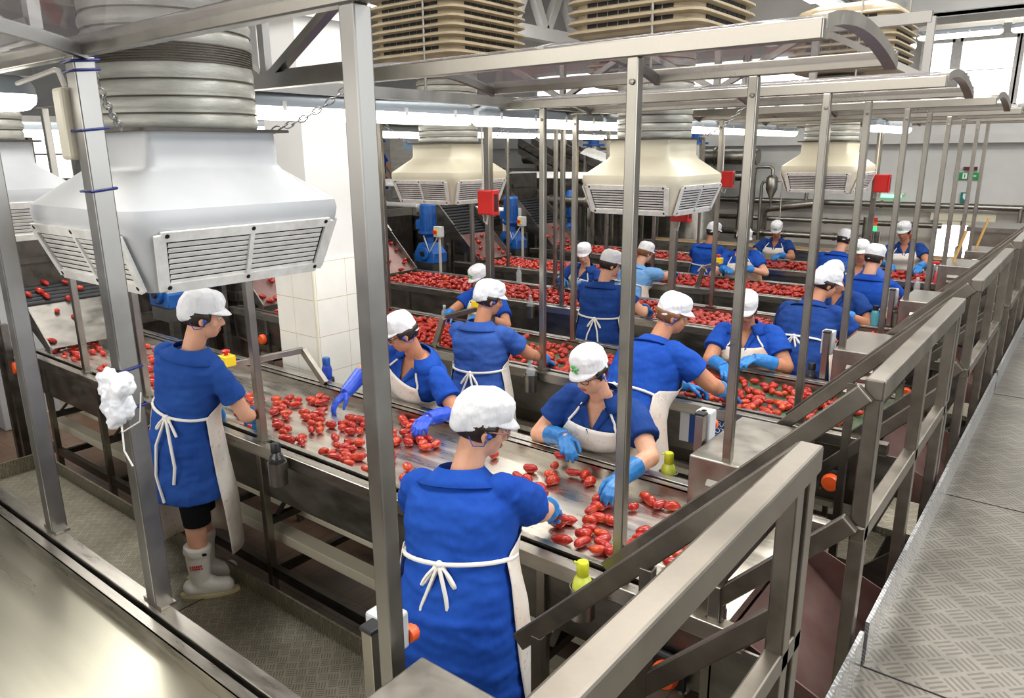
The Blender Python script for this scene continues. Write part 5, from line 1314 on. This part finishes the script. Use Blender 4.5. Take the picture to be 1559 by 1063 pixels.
for i, (x0, x1, y0, y1, z0, z1, m, lab) in enumerate(((-12.5, -10.3, 13.0, 15.0, .3, 2.2, 'panel', 'big steel washing machine body behind the elevators'), (-19.5, -15.8, 8.0, 12.0, .2, 2.0, 'dark', 'big dark machine at the back left behind the platform'), (-9.6, -8.6, 5.2, 8.4, .3, 1.75, 'dark', 'dark sorting machine behind the first feed chutes'),
                                                       (-10.2, -8.0, 8.45, 8.65, 1.05, 1.5, 'post', 'pale steel beam frame behind the first blue gear motor'), (-10.5, -8.8, .2, 4.6, .2, 1.5, 'dark', 'dark machine body at the far left behind the rollers'), (-8.3, -7.2, 13.4, 14.8, .3, 1.6, 'panel', 'steel tank body below the pipes at the back'))):
    t = thing('process_machine', ((x0 + x1) / 2, (y0 + y1) / 2, z0), lab, 'machine', 'process machines at the back')
    part('body', MB().box(x0, x1, y0, y1, z0, z1), M[m], t, smooth=0, bevel=.03)
    b = MB()
    for q in (y0, y1): b.box(x0 - .05, x1 + .05, q - .04, q + .04, z1 - .06, z1 + .05)
    for q in (x0, x1): b.box(q - .04, q + .04, y0, y1, z1 - .06, z1 + .05)
    b.box(x1, x1 + .03, y0, y1, z0 + .5, z0 + .62); b.box(x0, x1, y0 - .03, y0, z0 + .5, z0 + .62)
    part('edge_frame', b, M['steel'], t, smooth=0)
    legs(t, 'leg', [(q, q + .1, r, r + .1, 0, z0) for q in (x0 + .1, x1 - .2) for r in (y0 + .1, y1 - .2)], M['panel'])
for x0, x1, y0, y1, z, lab in ((-10.6, -8.0, 8.75, 9.3, 2.1, 'pale sheet canopy just left of the left cream diffuser'), (-8.8, -6.4, 11.0, 11.5, 2.18, 'shiny sheet canopy behind the slim posts between diffusers'), (-7.6, -6.2, 11.7, 12.3, 2.6, 'sloping shiny sheet cover near the centre diffuser')):
    b = MB(); b.grid([[V((x, y0 + (y1 - y0) * j / 6, z + .1 * sin(pi * j / 6) + (.0 if z < 2.2 else (-.3 * (x - x0))))) for j in range(7)] for x in (x0, (x0 + x1) / 2, x1)])
    t = thing('sheet_cover', (x0, y0, z), lab, 'cover', 'sheet covers over far machines')
    part('sheet', b, M['slat'], t, smooth=60, solid=.01)
    legs(t, 'leg', [(x - .02, x + .02, q, q + .04, 0, z - (0 if z < 2.2 else .3 * (x - x0))) for x in (x0 + .1, x1 - .1) for q in (y0, y1 - .04)], M['post'])
for x, y, lab in ((-9.0, 14.4, 'steel mixing tank with blue motor right of the left cream diffuser'), (-6.5, 14.2, 'steel mixing tank with blue motor behind the slim posts')):
    t = thing('mixing_tank', (x, y, 0), lab, 'tank', 'mixing tanks')
    part('vessel', MB().lathe([(.5, 0), (.5, 1.9), (.4, 2.08), (.17, 2.16), (.15, 2.75), (0, 2.75)], (x, y, 0), 28), M['steel'], t, smooth=40)
    b = MB(); b.lathe([(.24, 2.75), (.24, 2.79), (.12, 2.8), (.13, 3.1), (0, 3.12)], (x, y, 0), 18); b.box(x - .22, x - .1, y - .1, y + .1, 2.85, 3.05); part('motor', b, M['motor'], t, smooth=40)
t = thing('white_cabinet', (-8.4, 2.8, 0), 'white cabinet with small valve at the left edge above the rollers', 'cabinet')
part('housing', MB().box(-8.6, -8.1, 2.2, 3.1, 1.6, 2.35).box(-8.58, -8.2, 2.3, 3.0, 0, 1.6), M['white'], t, smooth=0, bevel=.01)
b = MB(); b.tube([(-8.08, 2.55, 1.8), (-8.02, 2.55, 1.8)], .04, 10); b.tube([(-8.04, 2.55, 1.8), (-8.0, 2.75, 1.83), (-8.0, 2.9, 1.7)], .012, 6); part('valve', b, M['galv'], t, smooth=50)

t = thing('packing_conveyor', (-4, 11.4, 0), 'long conveyor with an orange belt behind the last row of workers', 'conveyor')
part('belt', MB().box(-6.2, -1.0, 11.55, 11.9, 1.06, 1.12), M['wood'], t, smooth=0)
for q in (11.5, 11.9): part('side_rail', MB().box(-6.2, -1.0, q, q + .05, 1.0, 1.16), M['rail'], t, smooth=0)
legs(t, 'leg', [(x, x + .05, q, q + .05, 0, 1.0) for x in (-6.1, -4.4, -2.7, -1.1) for q in (11.5, 11.9)], M['panel'])
# ------------------------------------------------------------------ tomatoes
def tomato_mesh(i, L, r, n=14, m=11):
    rnd = random.Random(i); b = MB(); rings = []
    bend = rnd.uniform(-.18, .18)
    for j in range(m + 1):
        t = -pi / 2 + pi * j / m; x = sin(t); rr = max(cos(t), .03) ** .82
        rr *= 1 + (.10 * x if i % 2 else -.06 * x)
        if i % 3 == 0: rr *= 1 - .07 * math.exp(-(x * 3) ** 2)
        rings.append([V((x * L + (0 if j < m else .004), rr * r * cos(2 * pi * k / n) + bend * r * x * x * 2, rr * r * sin(2 * pi * k / n) * .95)) for k in range(n)])
    b.loft(rings); me = to_mesh(b, 'plum_tomato'); wrinkle(me, .003, 40)
    return me
TM = [tomato_mesh(1, .038, .0215), tomato_mesh(2, .034, .0225), tomato_mesh(3, .043, .021), tomato_mesh(4, .029, .022), tomato_mesh(5, .036, .0235), tomato_mesh(6, .040, .0205)]
for i, me in enumerate(TM):
    me.materials.append(M['tomato'] if i % 3 else M['tomato2'])
    for p in me.polygons: p.use_smooth = True
rt = random.Random(11)
def tom(x, y, z, a, lab, grp, tilt=0, v=None, sc=None):
    o = bpy.data.objects.new('plum_tomato', TM[rt.randrange(6) if v is None else v]); COL.objects.link(o)
    o.location = (x, y, z); o.rotation_euler = (rt.uniform(0, 6.28), tilt, a); s = sc or rt.uniform(.88, 1.12); o.scale = (s, s, s)
    ORG[o.name] = V((x, y, z)); tag(o, lab, 'tomato', grp); return o
def zone(x):
    if x < -4.55: return 'peeled tomato on the steel belt, left of the worker in boots', 'tomatoes at the upstream end of the steel belt'
    if x < -3.3: return 'peeled tomato on the steel belt between the worker in boots and the pillar', 'tomatoes on the steel belt by the worker in boots'
    if x < -2.1: return 'peeled tomato on the steel belt near the deep blue gloves', 'tomatoes on the steel belt by the thick post'
    return 'peeled tomato on the steel belt between the two lime bottles', 'tomatoes on the right end of the steel belt'
TOM=[(-3.983,2.604,1.22),(-3.887,2.552,0.64),(-3.921,2.665,1.48),(-3.877,2.605,-0.04),(-3.857,2.681,0.64),(-3.797,2.619,0.92),(-3.805,2.735,1.47),(-3.794,2.801,1.67),(-3.737,2.802,0.39),(-3.742,2.727,0.64),(-3.692,2.737,1.20),(-3.775,2.446,1.67),(-3.815,2.536,-0.19),(-3.805,2.490,0.64),(-3.696,2.476,0.91),(-3.648,2.438,-0.38),(-3.626,2.557,0.64),(-3.538,2.589,0.41),(-3.576,2.651,1.19),(-3.551,2.510,-0.03),(-3.518,2.541,0.64),(-3.438,2.467,0.23),(-3.443,2.529,0.41),(-3.377,2.474,1.88),(-3.349,2.399,-0.47),(-3.308,2.424,1.87),(-3.325,2.518,0.23),(-3.287,2.585,0.64),(-3.236,2.529,1.57),(-3.322,2.662,0.64),(-3.216,2.582,-0.34),(-3.231,2.678,1.15),(-3.277,2.674,0.64),(-3.165,2.632,2.01),(-3.154,2.515,0.42),(-3.118,2.554,2.22),(-3.899,2.297,0.64),(-3.688,2.208,0.01),(-3.558,2.326,0.64),(-3.473,2.326,0.64),(-3.451,2.281,0.25),(-3.611,2.350,-0.01),(-3.320,2.225,0.26),(-3.369,2.223,0.26),(-3.298,2.288,1.58),(-3.248,2.255,-0.58),(-3.146,2.402,-0.55),(-3.041,2.333,-0.01),(-3.030,2.408,0.25),(-2.974,2.431,0.43),(-2.999,2.352,1.53),(-3.040,2.245,1.12),(-2.985,2.255,1.52),(-2.933,2.344,0.26),(-2.942,2.298,0.44),(-2.900,2.280,0.64),(-2.922,2.229,0.27),(-2.854,2.236,1.10),(-2.833,2.297,0.87),(-2.806,2.216,0.13),(-2.672,2.224,0.27),(-4.022,2.482,1.75),(-3.944,2.435,0.47),(-4.175,2.550,1.27),(-4.088,2.550,0.27),(-4.102,2.506,0.21),(-6.700,2.279,2.48),(-6.537,2.298,2.51),(-6.435,2.235,-0.08),(-6.552,2.347,2.09),(-6.570,2.400,2.16),(-6.305,2.264,-0.18),(-6.186,2.212,0.80),(-6.356,2.331,-0.09),(-6.422,2.382,0.77),(-6.243,2.319,0.17),(-6.074,2.236,2.30),(-6.125,2.289,0.18),(-6.550,2.441,-0.12),(-6.488,2.537,0.51),(-6.364,2.525,-0.01),(-6.193,2.427,0.10),(-6.252,2.506,2.41),(-6.086,2.458,-0.03),(-6.503,2.581,0.26),(-6.782,2.473,1.95),(-5.642,2.240,2.41),(-5.675,2.291,-0.11),(-5.554,2.258,0.78),(-5.447,2.216,0.05),(-5.577,2.218,-0.11),(-5.716,2.521,0.02),(-5.532,2.438,-0.17),(-5.392,2.376,1.25),(-5.193,2.289,-0.06),(-5.068,2.234,0.92),(-5.983,2.654,-0.20),(-6.017,2.779,-0.17),(-5.842,2.757,2.29),(-5.640,2.622,2.23),(-5.538,2.586,2.05),(-5.392,2.541,-0.22),(-5.422,2.605,1.00),(-5.530,2.636,0.18),(-5.316,2.555,1.74),(-5.334,2.459,0.60),(-5.106,2.372,1.27),(-5.107,2.428,1.47),(-4.998,2.358,0.32),(-4.994,2.307,0.32),(-4.827,2.253,-0.15),(-4.886,2.314,0.10),(-3.162,2.817,-0.32),(-3.064,2.838,-0.25),(-3.026,2.811,-0.39),(-2.965,2.840,0.08),(-2.941,2.779,1.71),(-2.986,2.789,-0.25),(-3.039,2.699,-0.35),(-2.959,2.659,-0.28),(-2.884,2.690,0.40),(-2.872,2.773,-0.00),(-2.842,2.722,1.59),(-2.784,2.694,-0.20),(-2.813,2.660,0.38),(-2.896,2.586,1.41),(-2.833,2.569,1.86),(-2.771,2.599,-0.22),(-2.738,2.658,-0.38),(-2.688,2.628,1.79),(-2.712,2.701,-0.16),(-2.641,2.608,0.97),(-2.631,2.671,1.67),(-2.682,2.387,1.35),(-2.743,2.435,-0.06),(-2.530,2.363,-0.21),(-2.460,2.267,1.82),(-2.029,2.718,0.27),(-1.957,2.823,1.68),(-1.912,2.716,-0.01),(-1.867,2.679,1.15),(-1.978,2.620,-0.30),(-2.022,2.607,-0.43),(-1.945,2.550,0.63),(-1.868,2.582,-0.46),(-1.817,2.521,1.19),(-2.287,2.746,1.72),(-1.833,2.809,0.32),(-1.779,2.822,1.66),(-1.719,2.773,1.41),(-1.586,2.648,0.92),(-1.554,2.579,0.31),(-1.559,2.530,1.44),(-1.531,2.627,1.59),(-1.574,2.722,-0.33),(-1.423,2.663,1.14),(-1.392,2.764,-0.50),(-1.433,2.786,-0.41),(-1.344,2.754,0.99),(-1.294,2.776,0.76),(-1.594,2.384,0.59),(-1.609,2.341,0.24),(-1.515,2.235,0.39),(-1.514,2.449,0.47),(-1.496,2.491,0.30),(-1.448,2.500,-0.41),(-1.470,2.380,0.63),(-1.469,2.334,0.84),(-1.413,2.374,0.05),(-1.439,2.273,1.27),(-1.382,2.341,1.14),(-1.353,2.302,-0.42),(-1.357,2.256,0.59),(-1.300,2.276,0.52),(-1.272,2.370,1.56),(-1.281,2.497,0.88),(-1.271,2.446,0.42),(-1.205,2.372,1.54),(-1.086,2.415,0.33),(-1.078,2.345,0.29),(-1.045,2.378,1.45),(-1.055,2.480,0.29),(-0.909,2.268,0.73)]
for x, y, a in TOM:
    tom(x, y, 1.0915 + .0212, a, *zone(x))
for u, y, v in ((.12, 2.2, 2), (.55, 2.46, 0), (.75, 2.36, 3), (1.0, 2.5, 1), (1.15, 2.34, 2), (1.35, 2.22, 0), (1.45, 2.32, 4), (1.7, 2.55, 5), (1.3, 2.62, 3), (1.85, 2.4, 2), (1.9, 2.15, 1)):
    if u <= 1: x, z = -6.3 - .38 * u, 1.17 + .29 * u
    else: x, z = -6.68 - .2 * (u - 1), 1.46 + .12 * (u - 1) + .028
    tom(x, y, z + .024, rt.uniform(0, 3), 'tomato tumbling down the feed chute with dark rollers at the far left', 'tomatoes on the left feed chute', .4, v)
tom(-1.575, 2.315, 1.16, .6, 'tomato held in the short blue glove of the stout worker', None, .2, 2)
tom(-1.9, 2.79, 1.19, .2, 'tomato held against the rail by the worker in dark spectacles', None, 0, 1)
tom(-.45, 2.4, .69, 1.0, 'curved tomato slice lying on the end chute of the nearest belt', None, .5, 2, 1.0)
# second belt: the largest ones singly, everything smaller behind them as one heap
pts = []
def dens(k, x, v):
    if k == 2:
        if x < -3.55: return 1.0
        if x < -2.5: return .62 - .25 * (v > .6)
        if x < -1.75: return .75 if v < .45 else .5
        return .55 if .1 < v < .8 else .3
    if k == 3: return .95 if x < -3.2 else .7
    return .95
cells = {}
allp = []
for k in (2, 3, 4, 5):
    y = Y0[k]; n = {2: 620, 3: 560, 4: 520, 5: 460}[k]
    for _ in range(n * 6):
        x = rt.uniform({2: -6.3, 3: -6.85}.get(k, -6.65), -.95); v = rt.random(); yy = y + .17 + .64 * v
        if rt.random() > dens(k, x, v) * (.62 + .38 * noise.noise(V((x * 2.2, yy * 2.2, k)))): continue
        lay = 0
        c = (k, int(x / .052), int(yy / .052)); h = cells.get(c, 0)
        if h >= (2 if dens(k, x, v) > .9 else 1): continue
        cells[c] = h + 1
        allp.append((k, x, yy, 1.0955 + .021 + .034 * h, rt.uniform(0, 3.14)))
for k in (2, 3, 4, 5):
    for _ in range(16):
        u = rt.random() ** 1.5; allp.append((k, -6.3 + {2: -.1, 3: -.6}.get(k, -.42) - .38 * u, Y0[k] + rt.uniform(.2, .8), 1.2 + .31 * u, rt.uniform(0, 3.14)))
near = sorted([p for p in allp if p[0] == 2 and p[1] > -6.2], key=lambda p: p[1] ** 2 + p[2] ** 2)
single = set(near[:95])
for p in near[:95]:
    lab = ('red plum tomato at the right end of the second, green belt', 'tomatoes at the right end of the green belt') if p[1] > -2.0 else ('red tomato on the second, green belt behind the worker in dark spectacles', 'tomatoes in the middle of the green belt')
    tom(p[1], p[2], p[3], p[4], *lab)
b = MB(); S8 = [(cos(2 * pi * k / 8), sin(2 * pi * k / 8)) for k in range(8)]
for p in allp:
    if p in single: continue
    k, x, yy, z, a = p; L = rt.uniform(.03, .041); r = rt.uniform(.019, .024); d = V((cos(a), sin(a), rt.uniform(-.3, .3))).normalized(); s = d.cross(UP).normalized(); u = s.cross(d)
    b.loft([[V((x, yy, z)) + d * L * sn + (s * q[0] + u * q[1]) * r * cs for q in S8] for sn, cs in ((-1, .15), (-.75, .72), (0, 1), (.75, .72), (1, .15))])
o = solo('plum_tomatoes', b, M['tomato'], (-3.6, 7, 1.1), 'heap of countless red tomatoes covering the four green belts behind the steel one', 'tomatoes', None, 'stuff', smooth=180)
# ------------------------------------------------------------------ light and camera
def area(name, loc, rot, sx, sy, power, col=(1, 1, 1)):
    l = bpy.data.lights.new(name, 'AREA'); l.shape = 'RECTANGLE'; l.size = sx; l.size_y = sy; l.energy = power; l.color = col
    o = bpy.data.objects.new(name, l); COL.objects.link(o); o.location = loc; o.rotation_euler = rot; return o
for i, (x, y) in enumerate(((-2.2, 1.5), (-2.2, 5.2), (-2.2, 9.0), (-7.5, 2.5), (-7.5, 9.0), (1.8, 3.5), (1.8, 9.5))):
    area('roof_light', (x, y, 5.7), (0, 0, 0), 2.6, 1.6, 205, (1, .985, .95))
area('daylight_side', (6.6, 4.5, 3.4), (0, radians(78), 0), 3.2, 9, 340, (.9, .95, 1))
area('daylight_front', (-3.5, -3.8, 3.6), (radians(72), 0, 0), 9, 2.6, 260, (1, .97, .92))
w = bpy.data.worlds.new('World'); SC.world = w; w.use_nodes = True
w.node_tree.nodes['Background'].inputs[0].default_value = (.92, .95, 1, 1); w.node_tree.nodes['Background'].inputs[1].default_value = .35
cam = bpy.data.cameras.new('Camera'); co = bpy.data.objects.new('Camera', cam); COL.objects.link(co); SC.camera = co
cam.sensor_width = 36; cam.lens = 1126.1 / 1559 * 36; cam.clip_start = .05; cam.clip_end = 100
yw, pt, rl = radians(128.2254), radians(-14.8958), radians(-.5125)
f = V((cos(pt) * cos(yw), cos(pt) * sin(yw), sin(pt))); r = V((sin(yw), -cos(yw), 0)); u = r.cross(f)
r2 = r * cos(rl) + u * sin(rl); u2 = u * cos(rl) - r * sin(rl)
co.matrix_world = Matrix(((r2.x, u2.x, -f.x, 0), (r2.y, u2.y, -f.y, 0), (r2.z, u2.z, -f.z, 2.63), (0, 0, 0, 1)))
vs = SC.view_settings; vs.view_transform = 'Standard'; vs.look = 'None'; vs.gamma = 1; vs.use_curve_mapping = False; vs.exposure = 0.08
SC.cycles.use_denoising = True
SC.cycles.max_bounces = 8; SC.cycles.transparent_max_bounces = 16
